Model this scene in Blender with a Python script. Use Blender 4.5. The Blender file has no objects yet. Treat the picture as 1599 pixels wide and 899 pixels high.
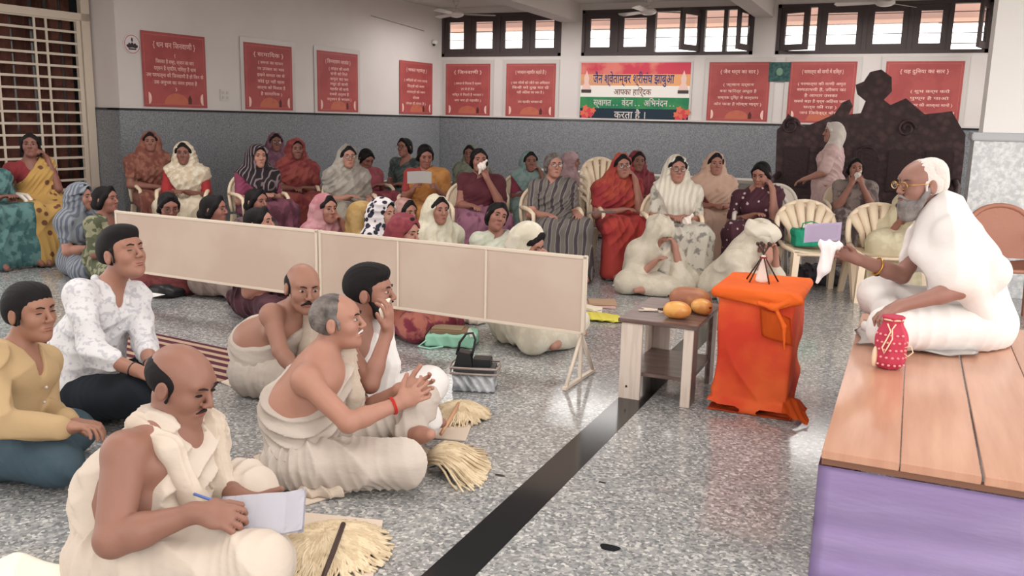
import bpy, bmesh, math, random, time
import numpy as np
from mathutils import Vector, Matrix
T0 = time.time()
random.seed(7); rng = np.random.default_rng(7)
SC = bpy.context.scene
COL = SC.collection

# ---------------------------------------------------------------- camera
FPX, CX, CY, EYE = 1375.0, 799.5, 449.5, 1.45      # focal length in pixels of a 1599x899 frame, eye height
def _ray(x, y): return np.array([(x - CX) / FPX, -(y - CY) / FPX, -1.0])
_d1 = _ray(1430, 201); _d1 /= np.linalg.norm(_d1)   # vanishing point of the hall's long direction
_d2 = _ray(-2230, 115); _d2 /= np.linalg.norm(_d2)
_up = np.cross(_d1, _d2); _up /= np.linalg.norm(_up)
if _up[1] < 0: _up = -_up
_Y = _d1; _X = np.cross(_Y, _up)
RC = np.array([_X, _Y, _up])                        # camera space -> world
CAM = np.array([0, 0, EYE])
def at(x, y, t): return CAM + RC @ _ray(x, y) * t   # world point seen at pixel x,y with depth t metres
def ground(x, y, z=0.0):
    r = RC @ _ray(x, y); return CAM + r * ((z - EYE) / r[2])
def depth_of(p): return -(RC.T @ (np.array(p) - CAM))[2]
def on_y(x, y, Y):
    r = RC @ _ray(x, y); return CAM + r * (Y / r[1])
IR = RC @ np.array([1., 0, 0]); IT = RC @ np.array([0, 0, 1.])   # picture right, towards the camera
cam_data = bpy.data.cameras.new('camera'); cam = bpy.data.objects.new('camera', cam_data); COL.objects.link(cam)
cam_data.sensor_fit = 'HORIZONTAL'; cam_data.sensor_width = 36.0
cam_data.lens = FPX / 1599 * 36.0; cam_data.clip_start = 0.05; cam_data.clip_end = 400
m = Matrix(RC.tolist()).to_4x4(); m.translation = Vector(CAM.tolist()); cam.matrix_world = m
SC.camera = cam

# ---------------------------------------------------------------- light
SC.view_settings.view_transform = 'Standard'; SC.view_settings.look = 'None'
SC.view_settings.gamma = 1.0; SC.view_settings.exposure = 0.1
SC.view_settings.use_curve_mapping = False
W = bpy.data.worlds.new('overcast_sky'); SC.world = W; W.use_nodes = True
bg = W.node_tree.nodes['Background']
bg.inputs['Color'].default_value = (1.0, 0.965, 0.93, 1); bg.inputs['Strength'].default_value = 3.2
SC.cycles.max_bounces = 6; SC.cycles.diffuse_bounces = 4; SC.cycles.glossy_bounces = 3
SC.cycles.transmission_bounces = 4; SC.cycles.transparent_max_bounces = 6
SC.cycles.use_denoising = True
SC.cycles.sample_clamp_indirect = 6
def area(name, loc, rot, sx, sy, power, color=(1, 1, 1)):
    l = bpy.data.lights.new(name, 'AREA'); l.shape = 'RECTANGLE'; l.size = sx; l.size_y = sy
    l.energy = power; l.color = color
    o = bpy.data.objects.new(name, l); COL.objects.link(o); o.location = loc; o.rotation_euler = rot
    return o

for _x in (-6.2, -3.9, -.8, 2.2):
    for _y in (-1.6, 2.0, 5.4, 12.6): area('ceiling_fill_light', (_x, _y, 3.0), (0, 0, 0), 1.9, .9, 36, (1, .965, .925))  # added overhead fill that brightens floor and walls, not lamps of the hall

# ---------------------------------------------------------------- materials
MATS = {}
def mat(name, col, rough=0.7, spec=0.3, metal=0.0, col2=None, pat=None, scale=8.0, bump=0.0, bscale=40.0,
        sheen=0.0, mix=(0.45, 0.55), sss=0.0, coat=0.0, trans=0.0, stretch=(1, 1, 1), emit=None, col3=None, alpha=1.0):
    if name in MATS: return MATS[name]
    M = bpy.data.materials.new(name); M.use_nodes = True; nt = M.node_tree; N = nt.nodes; L = nt.links
    b = N['Principled BSDF']
    c4 = lambda c: (c[0], c[1], c[2], 1)
    b.inputs['Base Color'].default_value = c4(col); b.inputs['Roughness'].default_value = rough
    b.inputs['Specular IOR Level'].default_value = spec; b.inputs['Metallic'].default_value = metal
    b.inputs['Sheen Weight'].default_value = sheen; b.inputs['Coat Weight'].default_value = coat
    b.inputs['Transmission Weight'].default_value = trans; b.inputs['Alpha'].default_value = alpha
    if sss: b.inputs['Subsurface Weight'].default_value = sss; b.inputs['Subsurface Radius'].default_value = (.012, .005, .003)
    if emit: b.inputs['Emission Color'].default_value = c4(emit[:3]); b.inputs['Emission Strength'].default_value = emit[3]
    tc = N.new('ShaderNodeTexCoord'); mp = N.new('ShaderNodeMapping'); mp.inputs['Scale'].default_value = stretch
    L.new(tc.outputs['Object'], mp.inputs['Vector'])
    if col2 is not None:
        cr = N.new('ShaderNodeValToRGB'); cr.color_ramp.elements[0].position = mix[0]; cr.color_ramp.elements[1].position = mix[1]
        cr.color_ramp.elements[0].color = c4(col); cr.color_ramp.elements[1].color = c4(col2)
        if col3 is not None:
            e = cr.color_ramp.elements.new(min(0.98, mix[1] + .15)); e.color = c4(col3)
        if pat == 'vor':
            t = N.new('ShaderNodeTexVoronoi'); t.inputs['Scale'].default_value = scale; out = t.outputs['Distance']
        elif pat == 'cell':
            t = N.new('ShaderNodeTexVoronoi'); t.inputs['Scale'].default_value = scale
            sp = N.new('ShaderNodeSeparateColor'); L.new(t.outputs['Color'], sp.inputs[0]); out = sp.outputs[0]
        elif pat == 'wave':
            t = N.new('ShaderNodeTexWave'); t.inputs['Scale'].default_value = scale; t.inputs['Distortion'].default_value = 2.5
            t.inputs['Detail'].default_value = 1; out = t.outputs['Fac']
        elif pat == 'stripe':
            t = N.new('ShaderNodeTexWave'); t.bands_direction = 'Y'; t.inputs['Scale'].default_value = scale; t.inputs['Distortion'].default_value = 0.0
            out = t.outputs['Fac']
        else:
            t = N.new('ShaderNodeTexNoise'); t.inputs['Scale'].default_value = scale; t.inputs['Detail'].default_value = 4; out = t.outputs['Fac']
        L.new(mp.outputs[0], t.inputs['Vector']); L.new(out, cr.inputs[0]); L.new(cr.outputs[0], b.inputs['Base Color'])
    if bump:
        n = N.new('ShaderNodeTexNoise'); n.inputs['Scale'].default_value = bscale; n.inputs['Detail'].default_value = 3
        bm_ = N.new('ShaderNodeBump'); bm_.inputs['Strength'].default_value = bump; bm_.inputs['Distance'].default_value = 0.01
        L.new(mp.outputs[0], n.inputs['Vector']); L.new(n.outputs['Fac'], bm_.inputs['Height']); L.new(bm_.outputs[0], b.inputs['Normal'])
    MATS[name] = M
    return M
def S(r, g, b):                                    # sRGB 0-255 -> linear
    return tuple(((c / 255) / 12.92 if c / 255 <= 0.04045 else ((c / 255 + 0.055) / 1.055) ** 2.4) for c in (r, g, b))

# ---------------------------------------------------------------- object helpers
def link(name, me, material=None, parent=None, loc=None):
    if material is not None and len(me.materials) == 0:
        for mm in (material if isinstance(material, (list, tuple)) else [material]): me.materials.append(mm)
    o = bpy.data.objects.new(name, me); COL.objects.link(o)
    if parent is not None: o.parent = parent
    if loc is not None: o.location = loc
    return o
def tag(o, label=None, cat=None, group=None, kind=None):
    if label: o['label'] = label
    if cat: o['category'] = cat
    if group: o['group'] = group
    if kind: o['kind'] = kind
    return o
def empty(name, loc=(0, 0, 0), rz=0.0):
    o = bpy.data.objects.new(name, None); COL.objects.link(o); o.location = loc; o.rotation_euler = (0, 0, rz); o.empty_display_size = .05
    return o
class MB:
    """collects simple shapes into one mesh"""
    def __init__(s): s.bm = bmesh.new()
    def box(s, c, d, R=None, mi=0):
        r = bmesh.ops.create_cube(s.bm, size=1.0); M4 = Matrix.Translation(Vector(c)) @ (R.to_4x4() if R else Matrix.Identity(4)) @ Matrix.Diagonal((d[0], d[1], d[2], 1))
        bmesh.ops.transform(s.bm, matrix=M4, verts=r['verts'])
        for f in set(f for v in r['verts'] for f in v.link_faces): f.material_index = mi
        return s
    def cyl(s, a, b, r1, r2=None, n=16, mi=0, cap=True):
        a = Vector(a); b = Vector(b); r2 = r1 if r2 is None else r2; h = (b - a).length
        r = bmesh.ops.create_cone(s.bm, cap_ends=cap, segments=n, radius1=r1, radius2=r2, depth=h)
        q = (b - a).to_track_quat('Z', 'Y')
        bmesh.ops.transform(s.bm, matrix=Matrix.Translation((a + b) / 2) @ q.to_matrix().to_4x4(), verts=r['verts'])
        for f in set(f for v in r['verts'] for f in v.link_faces): f.material_index = mi; f.smooth = len(f.verts) == 4
        return s
    def ball(s, c, d, n=20, R=None, mi=0):
        r = bmesh.ops.create_uvsphere(s.bm, u_segments=n, v_segments=max(6, n // 2), radius=1.0)
        M4 = Matrix.Translation(Vector(c)) @ (R.to_4x4() if R else Matrix.Identity(4)) @ Matrix.Diagonal((d[0], d[1], d[2], 1))
        bmesh.ops.transform(s.bm, matrix=M4, verts=r['verts'])
        for f in set(f for v in r['verts'] for f in v.link_faces): f.smooth = True; f.material_index = mi
        return s
    def tube(s, pts, r, n=8, closed=False, mi=0):
        pts = [Vector(p) for p in pts]; rs = r if isinstance(r, (list, tuple)) else [r] * len(pts); rings = []
        prev = None
        for i, p in enumerate(pts):
            a = pts[i - 1] if (i > 0 or closed) else p; b = pts[(i + 1) % len(pts)] if (i < len(pts) - 1 or closed) else p
            t = (b - a).normalized()
            if prev is None:
                u = t.cross(Vector((0, 0, 1)));
                if u.length < 1e-3: u = t.cross(Vector((0, 1, 0)))
            else: u = prev - t * prev.dot(t)
            u.normalize(); prev = u; v = t.cross(u)
            rings.append([s.bm.verts.new(p + (u * math.cos(2 * math.pi * k / n) + v * math.sin(2 * math.pi * k / n)) * rs[i]) for k in range(n)])
        m_ = len(rings)
        for i in range(m_ if closed else m_ - 1):
            A = rings[i]; B = rings[(i + 1) % m_]
            for k in range(n):
                f = s.bm.faces.new((A[k], A[(k + 1) % n], B[(k + 1) % n], B[k])); f.smooth = True; f.material_index = mi
        if not closed:
            for ring in (rings[0], rings[-1]):
                f = s.bm.faces.new(ring); f.material_index = mi
        return s
    def prism(s, poly, z0, z1, fn=None, mi=0):
        """extrude a 2-D outline; fn maps (u, v, w) to space"""
        fn = fn or (lambda u, v, w: (u, v, w))
        A = [s.bm.verts.new(fn(u, v, z0)) for u, v in poly]; B = [s.bm.verts.new(fn(u, v, z1)) for u, v in poly]
        n = len(poly); fs = [s.bm.faces.new(A[::-1]), s.bm.faces.new(B)]
        for k in range(n): fs.append(s.bm.faces.new((A[k], A[(k + 1) % n], B[(k + 1) % n], B[k])))
        for f in fs: f.material_index = mi
        return s
    def grid(s, fn, nu, nv, thick=0.0, mi=0, closed_u=False):
        V = [[s.bm.verts.new(fn(i / nu, j / nv)) for j in range(nv + 1)] for i in range(nu + (0 if closed_u else 1))]
        fs = []
        for i in range(nu):
            for j in range(nv):
                f = s.bm.faces.new((V[i][j], V[(i + 1) % len(V)][j], V[(i + 1) % len(V)][j + 1], V[i][j + 1])); f.smooth = True; f.material_index = mi; fs.append(f)
        if thick: bmesh.ops.solidify(s.bm, geom=fs, thickness=thick)
        return s
    def mesh(s, bevel=0.0, seg=2):
        if bevel:
            es = [e for e in s.bm.edges if len(e.link_faces) == 2 and e.calc_face_angle(0) > 0.6]
            bmesh.ops.bevel(s.bm, geom=es, offset=bevel, segments=seg, affect='EDGES', clamp_overlap=True)
        bmesh.ops.recalc_face_normals(s.bm, faces=s.bm.faces)
        me = bpy.data.meshes.new('mesh'); s.bm.to_mesh(me); s.bm.free(); return me
    def build(s, name, material=None, parent=None, loc=None, bevel=0.0, seg=2):
        return link(name, s.mesh(bevel, seg), material, parent, loc)
def bx(c, d, R=None): return MB().box(c, d, R)

# ---------------------------------------------------------------- smooth solid modelling on a grid
def nz(v): v = np.asarray(v, float); return v / (np.linalg.norm(v) + 1e-12)
def cap(a, b, ra, rb=None): return ('c', np.asarray(a, float), np.asarray(b, float), ra, ra if rb is None else rb)
def ell(c, r, R=None): return ('e', np.asarray(c, float), np.asarray(r, float), np.eye(3) if R is None else np.asarray(R, float))
def rbox(c, h, R=None, rr=0.01): return ('b', np.asarray(c, float), np.asarray(h, float), np.eye(3) if R is None else np.asarray(R, float), rr)
def grow(p, t):
    if p[0] == 'c': return ('c', p[1], p[2], p[3] + t, p[4] + t)
    if p[0] == 'e': return ('e', p[1], p[2] + t, p[3])
    return ('b', p[1], p[2] + t, p[3], p[4])
def bounds(p):
    if p[0] == 'c':
        r = max(p[3], p[4]); return np.minimum(p[1], p[2]) - r, np.maximum(p[1], p[2]) + r
    e = np.abs(p[3]) @ p[2]; return p[1] - e, p[1] + e
class Field:
    def __init__(s, lo, hi, vox):
        s.v = vox; s.lo = np.asarray(lo, float) - 3 * vox
        n = np.ceil((np.asarray(hi) - s.lo) / vox).astype(int) + 4
        s.n = n; s.d = np.full(tuple(n), 0.5, np.float32)
        s.ax = [(s.lo[i] + vox * np.arange(n[i])).astype(np.float32) for i in range(3)]
    def _sl(s, lo, hi):
        a = np.clip(np.floor((lo - s.lo) / s.v).astype(int), 0, s.n); b = np.clip(np.ceil((hi - s.lo) / s.v).astype(int) + 1, 0, s.n)
        if np.any(b <= a): return None
        return tuple(slice(a[i], b[i]) for i in range(3))
    def _xyz(s, sl): return s.ax[0][sl[0]][:, None, None], s.ax[1][sl[1]][None, :, None], s.ax[2][sl[2]][None, None, :]
    def _dist(s, p, sl):
        x, y, z = s._xyz(sl); c = p[1]
        x = x - np.float32(c[0]); y = y - np.float32(c[1]); z = z - np.float32(c[2])
        if p[0] == 'c':
            ba = p[2] - p[1]; L = float(ba @ ba) + 1e-9; ba = ba.astype(np.float32)
            t = np.clip((x * ba[0] + y * ba[1] + z * ba[2]) / np.float32(L), 0, 1)
            return np.sqrt((x - t * ba[0]) ** 2 + (y - t * ba[1]) ** 2 + (z - t * ba[2]) ** 2) - (np.float32(p[3]) + t * np.float32(p[4] - p[3]))
        R = p[3].astype(np.float32); q = [x * R[0, i] + y * R[1, i] + z * R[2, i] for i in range(3)]
        if p[0] == 'e':
            r = np.maximum(p[2], 1e-3).astype(np.float32)
            k0 = np.sqrt(sum((q[i] / r[i]) ** 2 for i in range(3))); k1 = np.sqrt(sum((q[i] / r[i] ** 2) ** 2 for i in range(3))) + 1e-6
            return k0 * (k0 - 1) / k1
        rr = np.float32(p[4]); h = (p[2] - p[4]).astype(np.float32)
        a = [np.abs(q[i]) - h[i] for i in range(3)]
        return np.sqrt(sum(np.maximum(k, 0) ** 2 for k in a)) + np.minimum(np.maximum(np.maximum(a[0], a[1]), a[2]), 0) - rr
    def add(s, p, k=0.02):
        lo, hi = bounds(p); sl = s._sl(lo - k - 2 * s.v, hi + k + 2 * s.v)
        if sl is None: return s
        b = s._dist(p, sl); a = s.d[sl]
        if k > 0:
            h = np.maximum(k - np.abs(a - b), 0) / k; s.d[sl] = np.minimum(a, b) - h * h * np.float32(k * 0.25)
        else: s.d[sl] = np.minimum(a, b)
        return s
    def sub(s, p, k=0.01):
        lo, hi = bounds(p); sl = s._sl(lo - k - 2 * s.v, hi + k + 2 * s.v)
        if sl is None: return s
        b = -s._dist(p, sl); a = s.d[sl]
        h = np.maximum(k - np.abs(a - b), 0) / max(k, 1e-6); s.d[sl] = np.maximum(a, b) + h * h * np.float32(k * 0.25)
        return s
    def cut(s, pt, n, wob=0.0, freq=30.0):
        """keep the side the normal points away from"""
        n = nz(n); x, y, z = s._xyz((slice(None),) * 3)
        q = (x - pt[0]) * n[0] + (y - pt[1]) * n[1] + (z - pt[2]) * n[2]
        if wob: q = q + wob * np.sin(freq * (x + 1.3 * y + .7 * z)) * np.cos(freq * .6 * (z - x))
        s.d = np.maximum(s.d, q.astype(np.float32)); return s
    def fold(s, n, freq, amp, wob=0.03, anchor=None, axis=None, ph=0.0):
        x, y, z = s._xyz((slice(None),) * 3); n = nz(n)
        if anchor is None:
            q = (x * n[0] + y * n[1] + z * n[2]) * (2 * math.pi * freq)
        else:                                       # pleats fanning out from a gathered point, turning about axis
            ax_ = nz(axis); u = nz(n - ax_ * (n @ ax_)); w = np.cross(ax_, u); a = anchor
            q = np.arctan2((x - a[0]) * w[0] + (y - a[1]) * w[1] + (z - a[2]) * w[2],
                           (x - a[0]) * u[0] + (y - a[1]) * u[1] + (z - a[2]) * u[2]) * freq
        w_ = np.sin(9 * x + 5 * z + ph) + np.sin(7 * y - 11 * z + 2 * ph) + .6 * np.sin(17 * x - 13 * y + 19 * z + ph)
        q = q + wob * 25 * w_
        am = .55 + .45 * np.sin(5 * x + 8 * z - 6 * y + ph * 3)
        s.d = s.d + (1.5 * amp * am * (2 * np.abs(np.sin(q * .5 + .9 * np.sin(q * .17 + ph))) ** .85 - 1)).astype(np.float32); return s
    def mesh(s):
        d = s.d; inside = d < 0; n0, n1, n2 = d.shape
        cc = np.zeros((n0 - 1, n1 - 1, n2 - 1), np.int8)
        for i in (0, 1):
            for j in (0, 1):
                for k in (0, 1): cc += inside[i:n0 - 1 + i, j:n1 - 1 + j, k:n2 - 1 + k]
        act = np.argwhere((cc > 0) & (cc < 8)); idx = np.full(cc.shape, -1, np.int32)
        idx[tuple(act.T)] = np.arange(len(act))
        acc = np.zeros((len(act), 3), np.float32); cnt = np.zeros(len(act), np.float32)
        A = act.T
        for ax in range(3):
            o = [(1, 0, 0), (0, 1, 0), (0, 0, 1)][ax]; others = [a for a in range(3) if a != ax]
            for u in (0, 1):
                for v in (0, 1):
                    off = [0, 0, 0]; off[others[0]] = u; off[others[1]] = v
                    p0 = (A[0] + off[0], A[1] + off[1], A[2] + off[2]); p1 = (p0[0] + o[0], p0[1] + o[1], p0[2] + o[2])
                    d0 = d[p0]; d1 = d[p1]; m_ = (d0 < 0) != (d1 < 0)
                    t = np.where(m_, d0 / np.where(m_, d0 - d1, 1), 0)
                    pos = np.array(off, np.float32)[None, :] + t[:, None] * np.array(o, np.float32)[None, :]
                    acc += pos * m_[:, None]; cnt += m_
        V = (act + acc / cnt[:, None]) * s.v + s.lo
        quads = []
        for ax in range(3):
            o = [(1, 0, 0), (0, 1, 0), (0, 0, 1)][ax]; b_, c_ = [(1, 2), (2, 0), (0, 1)][ax]
            i0 = inside[:n0 - o[0], :n1 - o[1], :n2 - o[2]]; i1 = inside[o[0]:, o[1]:, o[2]:]
            e = np.argwhere(i0 != i1)
            e = e[(e[:, b_] > 0) & (e[:, c_] > 0)]
            e = e[(e[:, b_] < idx.shape[b_]) & (e[:, c_] < idx.shape[c_]) & (e[:, ax] < idx.shape[ax])]
            flip = inside[tuple(e.T)]
            def g(db, dc):
                q = e.copy(); q[:, b_] += db; q[:, c_] += dc; return idx[tuple(q.T)]
            a, b, c, d_ = g(-1, -1), g(0, -1), g(0, 0), g(-1, 0)
            q = np.stack([a, b, c, d_], 1); q[~flip] = q[~flip][:, ::-1]
            quads.append(q[(q >= 0).all(1)])
        Q = np.concatenate(quads)
        me = bpy.data.meshes.new('mesh')
        me.vertices.add(len(V)); me.vertices.foreach_set('co', V.astype(np.float32).ravel())
        me.loops.add(len(Q) * 4); me.loops.foreach_set('vertex_index', Q.astype(np.int32).ravel())
        me.polygons.add(len(Q)); me.polygons.foreach_set('loop_start', np.arange(0, len(Q) * 4, 4, dtype=np.int32))
        me.polygons.foreach_set('use_smooth', np.ones(len(Q), bool))
        me.update(calc_edges=True); me.validate()
        return me
def field_of(prims, vox, grow_t=0.0, k=0.03, pad=0.03):
    prims = [grow(p, grow_t) if grow_t else p for p in prims]
    bs = [bounds(p) for p in prims]; lo = np.min([b[0] for b in bs], 0) - pad; hi = np.max([b[1] for b in bs], 0) + pad
    F = Field(lo, hi, vox)
    for p in prims: F.add(p, k)
    return F
# ---------------------------------------------------------------- people
def rotm(fwd, up=(0, 0, 1), roll=0.0):
    """columns = right, forward, up"""
    f = nz(fwd); r = nz(np.cross(f, np.asarray(up, float))); u = np.cross(r, f)
    if roll: c, s_ = math.cos(roll), math.sin(roll); r, u = r * c + u * s_, u * c - r * s_
    return np.stack([r, f, u], 1)
def lerp(a, b, t): return np.asarray(a) * (1 - t) + np.asarray(b) * t
def head_prims(c, R, s=1.0, ears=True, jaw=1.0):
    P = lambda x, y, z: c + R @ (np.array([x, y, z]) * s); E_ = lambda x, y, z, a, b, d: ell(P(x, y, z), np.array([a, b, d]) * s, R)
    pr = [(E_(0, -.012, .03, .075, .094, .081), .0), (E_(0, .03, .03, .062, .056, .055), .02), (E_(0, .03, -.035, .058 * jaw, .055, .075), .03),
          (E_(0, .05, -.08, .04 * jaw, .034, .03), .03), (E_(.034, .055, -.022, .027, .028, .028), .02), (E_(-.034, .055, -.022, .027, .028, .028), .02),
          (cap(P(-.04, .07, .034), P(.04, .07, .034), .011 * s), .015),
          (cap(P(0, .086, .018), P(0, .108, -.02), .007 * s, .0105 * s), .01),
          (E_(.011, .098, -.025, .0085, .010, .0075), .006), (E_(-.011, .098, -.025, .0085, .010, .0075), .006),
          (E_(0, .081, -.058, .026, .014, .0105), .012), (E_(0, .072, -.093, .02, .017, .016), .02)]
    if ears:
        for q in (-1, 1): pr.append((E_(q * .077, -.008, -.008, .0095, .019, .031), .008))
    return pr
def head_cuts(c, R, s=1.0):
    P = lambda x, y, z: c + R @ (np.array([x, y, z]) * s)
    return [ell(P(q * .031, .098, .010), np.array([.017, .016, .0115]) * s, R) for q in (-1, 1)] + \
           [ell(P(q * .089, -.002, -.002), np.array([.007, .008, .016]) * s, R) for q in (-1, 1)]
def hand_prims(w, d, n, s=1.0, curl=(.5, .7, .5), thumb=(.5, .4), side=1, spread=.0, fr=.0086):
    """w wrist, d direction of the hand, n direction the palm faces, side +1: thumb at d x n"""
    d = nz(d); n = nz(np.asarray(n) - d * (np.asarray(n) @ d)); x = np.cross(d, n) * side
    pr = [(ell(w + d * .045 * s, np.array([.038, .048, .0155]) * s, np.stack([x, d, n], 1)), .02),
          (cap(w - d * .02 * s, w + d * .02 * s, .024 * s, .024 * s), .02)]
    L = [.072, .08, .075, .06]; O = [.028, .0095, -.0095, -.027]
    for i in range(4):
        b = w + (d * (.083 - .006 * abs(i - 1.2)) + x * O[i]) * s; a = 0.0; p = b; cu = curl[i] if isinstance(curl[0], (list, tuple)) else curl
        sp = spread * (1.5 - i)
        for j, fr_ in enumerate((.44, .31, .25)):
            a += cu[j]; dd = (d * math.cos(a) + n * math.sin(a)); dd = nz(dd + x * sp * .3)
            q = p + dd * L[i] * fr_ * s; r0 = fr * s * (1 - .08 * j)
            pr.append((cap(p, q, r0, r0 * .92), .004)); p = q
    tb = w + (d * .028 + x * .03) * s; td = nz(d * math.cos(thumb[0]) + x * math.sin(thumb[0]) + n * thumb[1])
    t1 = tb + td * .04 * s; td2 = nz(td + d * .3 + n * thumb[1] * .4); t2 = t1 + td2 * .032 * s
    pr += [(cap(w + d * .02 * s + x * .015 * s, tb, .017 * s, .014 * s), .012), (cap(tb, t1, .012 * s, .0105 * s), .006), (cap(t1, t2, .0105 * s, .0088 * s), .004)]
    return pr
def torso_frame(J):
    u = nz(J['neck'] - J['pelvis']); r = nz(J['shR'] - J['shL']); f = nz(np.cross(u, r)); r = np.cross(f, u)
    return np.stack([r, f, u], 1)
def torso_prims(J, g=1.0, belly=0.0, female=False, s=1.0):
    R = torso_frame(J); pe, ne = J['pelvis'], J['neck']; r, f, u = R.T; w = np.linalg.norm(J['shR'] - J['shL']) / .36
    A = [(ell(pe, np.array([.155, .12, .115]) * g * s, R), .0), (ell(lerp(pe, ne, .3) + f * (.01 + belly * .5), np.array([.138, .105 + belly, .15]) * g * s, R), .05),
         (ell(lerp(pe, ne, .64), np.array([.152 * w, .108, .185]) * (g * .5 + .5) * s, R), .05)]
    if J.get('mid') is not None: A.insert(1, (cap(pe, J['mid'], .12 * g * s, .12 * g * s), .05)); A.append((cap(J['mid'], ne - u * .08, .12 * g * s, .1 * s), .05))
    for q, k in (('shL', -1), ('shR', 1)):
        A += [(cap(ne - u * .015, J[q], .05 * s, .05 * s), .04), (ell(J[q], np.array([.056, .058, .06]) * (g * .4 + .6) * s, R), .03)]
        if female: A.append((ell(lerp(pe, ne, .66) + f * .085 * s + r * k * .068, np.array([.066, .06, .062]) * s, R), .03))
        else: A.append((ell(lerp(pe, ne, .76) + f * .06 * s + r * k * .07, np.array([.075, .05, .055]) * (g * .6 + .4) * s, R), .03))
    return A
def arm_prims(J, q, g=1.0, s=1.0):
    a, b, c = J['sh' + q], J['el' + q], J['wr' + q]
    return [(cap(a, b, .05 * g * s, .039 * g * s), .02), (cap(b, lerp(b, c, .35), .041 * g * s, .039 * g * s), .012), (cap(lerp(b, c, .3), c, .039 * g * s, .026 * s), .012)]
def leg_prims(J, q, g=1.0, s=1.0):
    a, b, c, t = J['hip' + q], J['kn' + q], J['an' + q], J['to' + q]
    return [(cap(a, b, .088 * g * s, .06 * g * s), .03), (cap(b, lerp(b, c, .4), .058 * g * s, .055 * g * s), .02), (cap(lerp(b, c, .35), c, .054 * g * s, .034 * s), .02),
            (cap(c, lerp(c, t, .6), .036 * s, .034 * s), .015), (cap(lerp(c, t, .5), t, .036 * s, .022 * s), .015)]
SKIN = lambda n, c: mat('skin_' + n, c, rough=.5, spec=.35, sss=.03, bump=.05, bscale=90, col2=tuple(v * .86 for v in c), scale=5, mix=(.3, .8))
def mesh_prims(pr, vox, cuts=(), ck=.008, origin=None):
    bs = [bounds(p[0]) for p in pr]; lo = np.min([b[0] for b in bs], 0); hi = np.max([b[1] for b in bs], 0)
    F = Field(lo, hi, vox)
    for p, k in pr: F.add(p, k)
    for c in cuts: F.sub(c, ck)
    return F
def shift(me, origin):
    n = len(me.vertices); co = np.empty(n * 3, np.float32); me.vertices.foreach_get('co', co)
    co = co.reshape(-1, 3) - np.asarray(origin, np.float32); me.vertices.foreach_set('co', co.ravel()); me.update(); return me
def piece(name, F, material, root, org):
    return link(name, shift(F.mesh(), org), material, root)
def shroud(root, B, m, vox, amp=.006):
    """one plain cloth wrapped over bowed head, back, arms and lap"""
    J, T, R, s = B['J'], B['T'], B['R'], B['hs']; r, f, u = T.T; P = lambda x, y, z: P_(B, x, y, z); fl = np.array([0, 0, .11]); g0 = J['pelvis'] * np.array([1, 1, 0]) + fl
    pr = [(ell(P(0, -.015, .03), np.array([.1, .118, .105]) * s, R), 0), (ell(P(0, .03, .03), np.array([.09, .085, .085]) * s, R), .04), (cap(P(0, -.06, -.02), J['neck'] - f * .05, .09, .12), .06), (cap(J['neck'], J['pelvis'], .15, .19), .08)]
    for q, sg in (('L', -1), ('R', 1)):
        pr += [(cap(J['neck'], J['sh' + q], .09, .08), .06), (cap(J['sh' + q], J['el' + q], .085, .085), .07), (cap(J['el' + q], lerp(J['el' + q], J['wr' + q], .45), .07, .055), .05), (cap(J['el' + q], J['kn' + q], .09, .11), .10), (cap(J['sh' + q] - f * .03, g0 + r * sg * .16, .09, .12), .08),
               (cap(P(sg * .07, .01, -.02), J['sh' + q] + f * .05, .04, .06), .05)]
    F = mesh_prims(pr, vox); F.fold(r * .8 + f * .6, 9, amp, .05, ph=B['org'][0]); F.fold(r * .9 - f * .5 + u * .3, 15, amp * .6, .05)
    F.sub(ell(P(0, .12, -.045), np.array([.052, .075, .07]) * s, R), .02); F.cut((0, 0, .006), (0, 0, -1)); return piece('shroud', F, m, root, B['org'])
WHT = mat('eye_white', S(165, 148, 138), .4); IRS = mat('eye_iris', S(35, 22, 16), .2); DARKHAIR = mat('hair_black', S(20, 17, 18), .7, .2, bump=.25, bscale=60, stretch=(3, 3, 1))
GREYHAIR = mat('hair_grey', S(120, 112, 108), .7, bump=.6, bscale=90, col2=S(70, 64, 62), scale=25, mix=(.35, .7)); WHITEHAIR = mat('hair_white', S(215, 208, 203), .7, bump=.6, bscale=90)
SALTHAIR = mat('hair_grizzled', S(60, 54, 52), .7, bump=.6, bscale=90, col2=S(110, 100, 96), scale=30); BROWM = mat('brow_dark', S(35, 26, 23), .8)
LIPM = mat('lips', S(128, 70, 66), .45); LIPF = mat('lips_rose', S(140, 62, 62), .4); GOLD = mat('gold', S(205, 160, 80), .3, .5, 1.0)
def face_parts(root, org, c, R, s=1.0, brow=BROWM, lip=LIPM, closed=False, vox=0, look=(0, 0), female=False):
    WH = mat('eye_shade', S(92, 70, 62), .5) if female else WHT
    P = lambda x, y, z: tuple(c + R @ (np.array([x, y, z]) * s) - org); RM = Matrix(R.tolist())
    for q in (-1, 1):
        if closed: MB().ball(P(q * .031, .083, .008), (.0135 * s, .008 * s, .0015 * s), 12, RM).build('eyelid', brow, root)
        else:
            b = MB(); b.ball(P(q * .031, .0795, .0095), (.0135 * s, .0095 * s, .0060 * s), 14, RM, 0)
            b.ball(P(q * .031 + look[0] * .005, .0865, .0095), (.0066 * s, .004 * s, .0058 * s), 10, RM, 1)
            b.build('eye', [WH, IRS], root)
        # brow
        MB().tube([P(q * .013, .094, .027), P(q * .028, .092, .033), P(q * .044, .078, .029)], [.0028 * s, .0034 * s, .0018 * s], 6).build('eyebrow', brow, root)
    MB().ball(P(0, .0885, -.0545), (.021 * s, .0075 * s, .0038 * s), 14, RM).ball(P(0, .0875, -.0625), (.018 * s, .0085 * s, .0044 * s), 14, RM).build('lips', lip, root)
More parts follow.
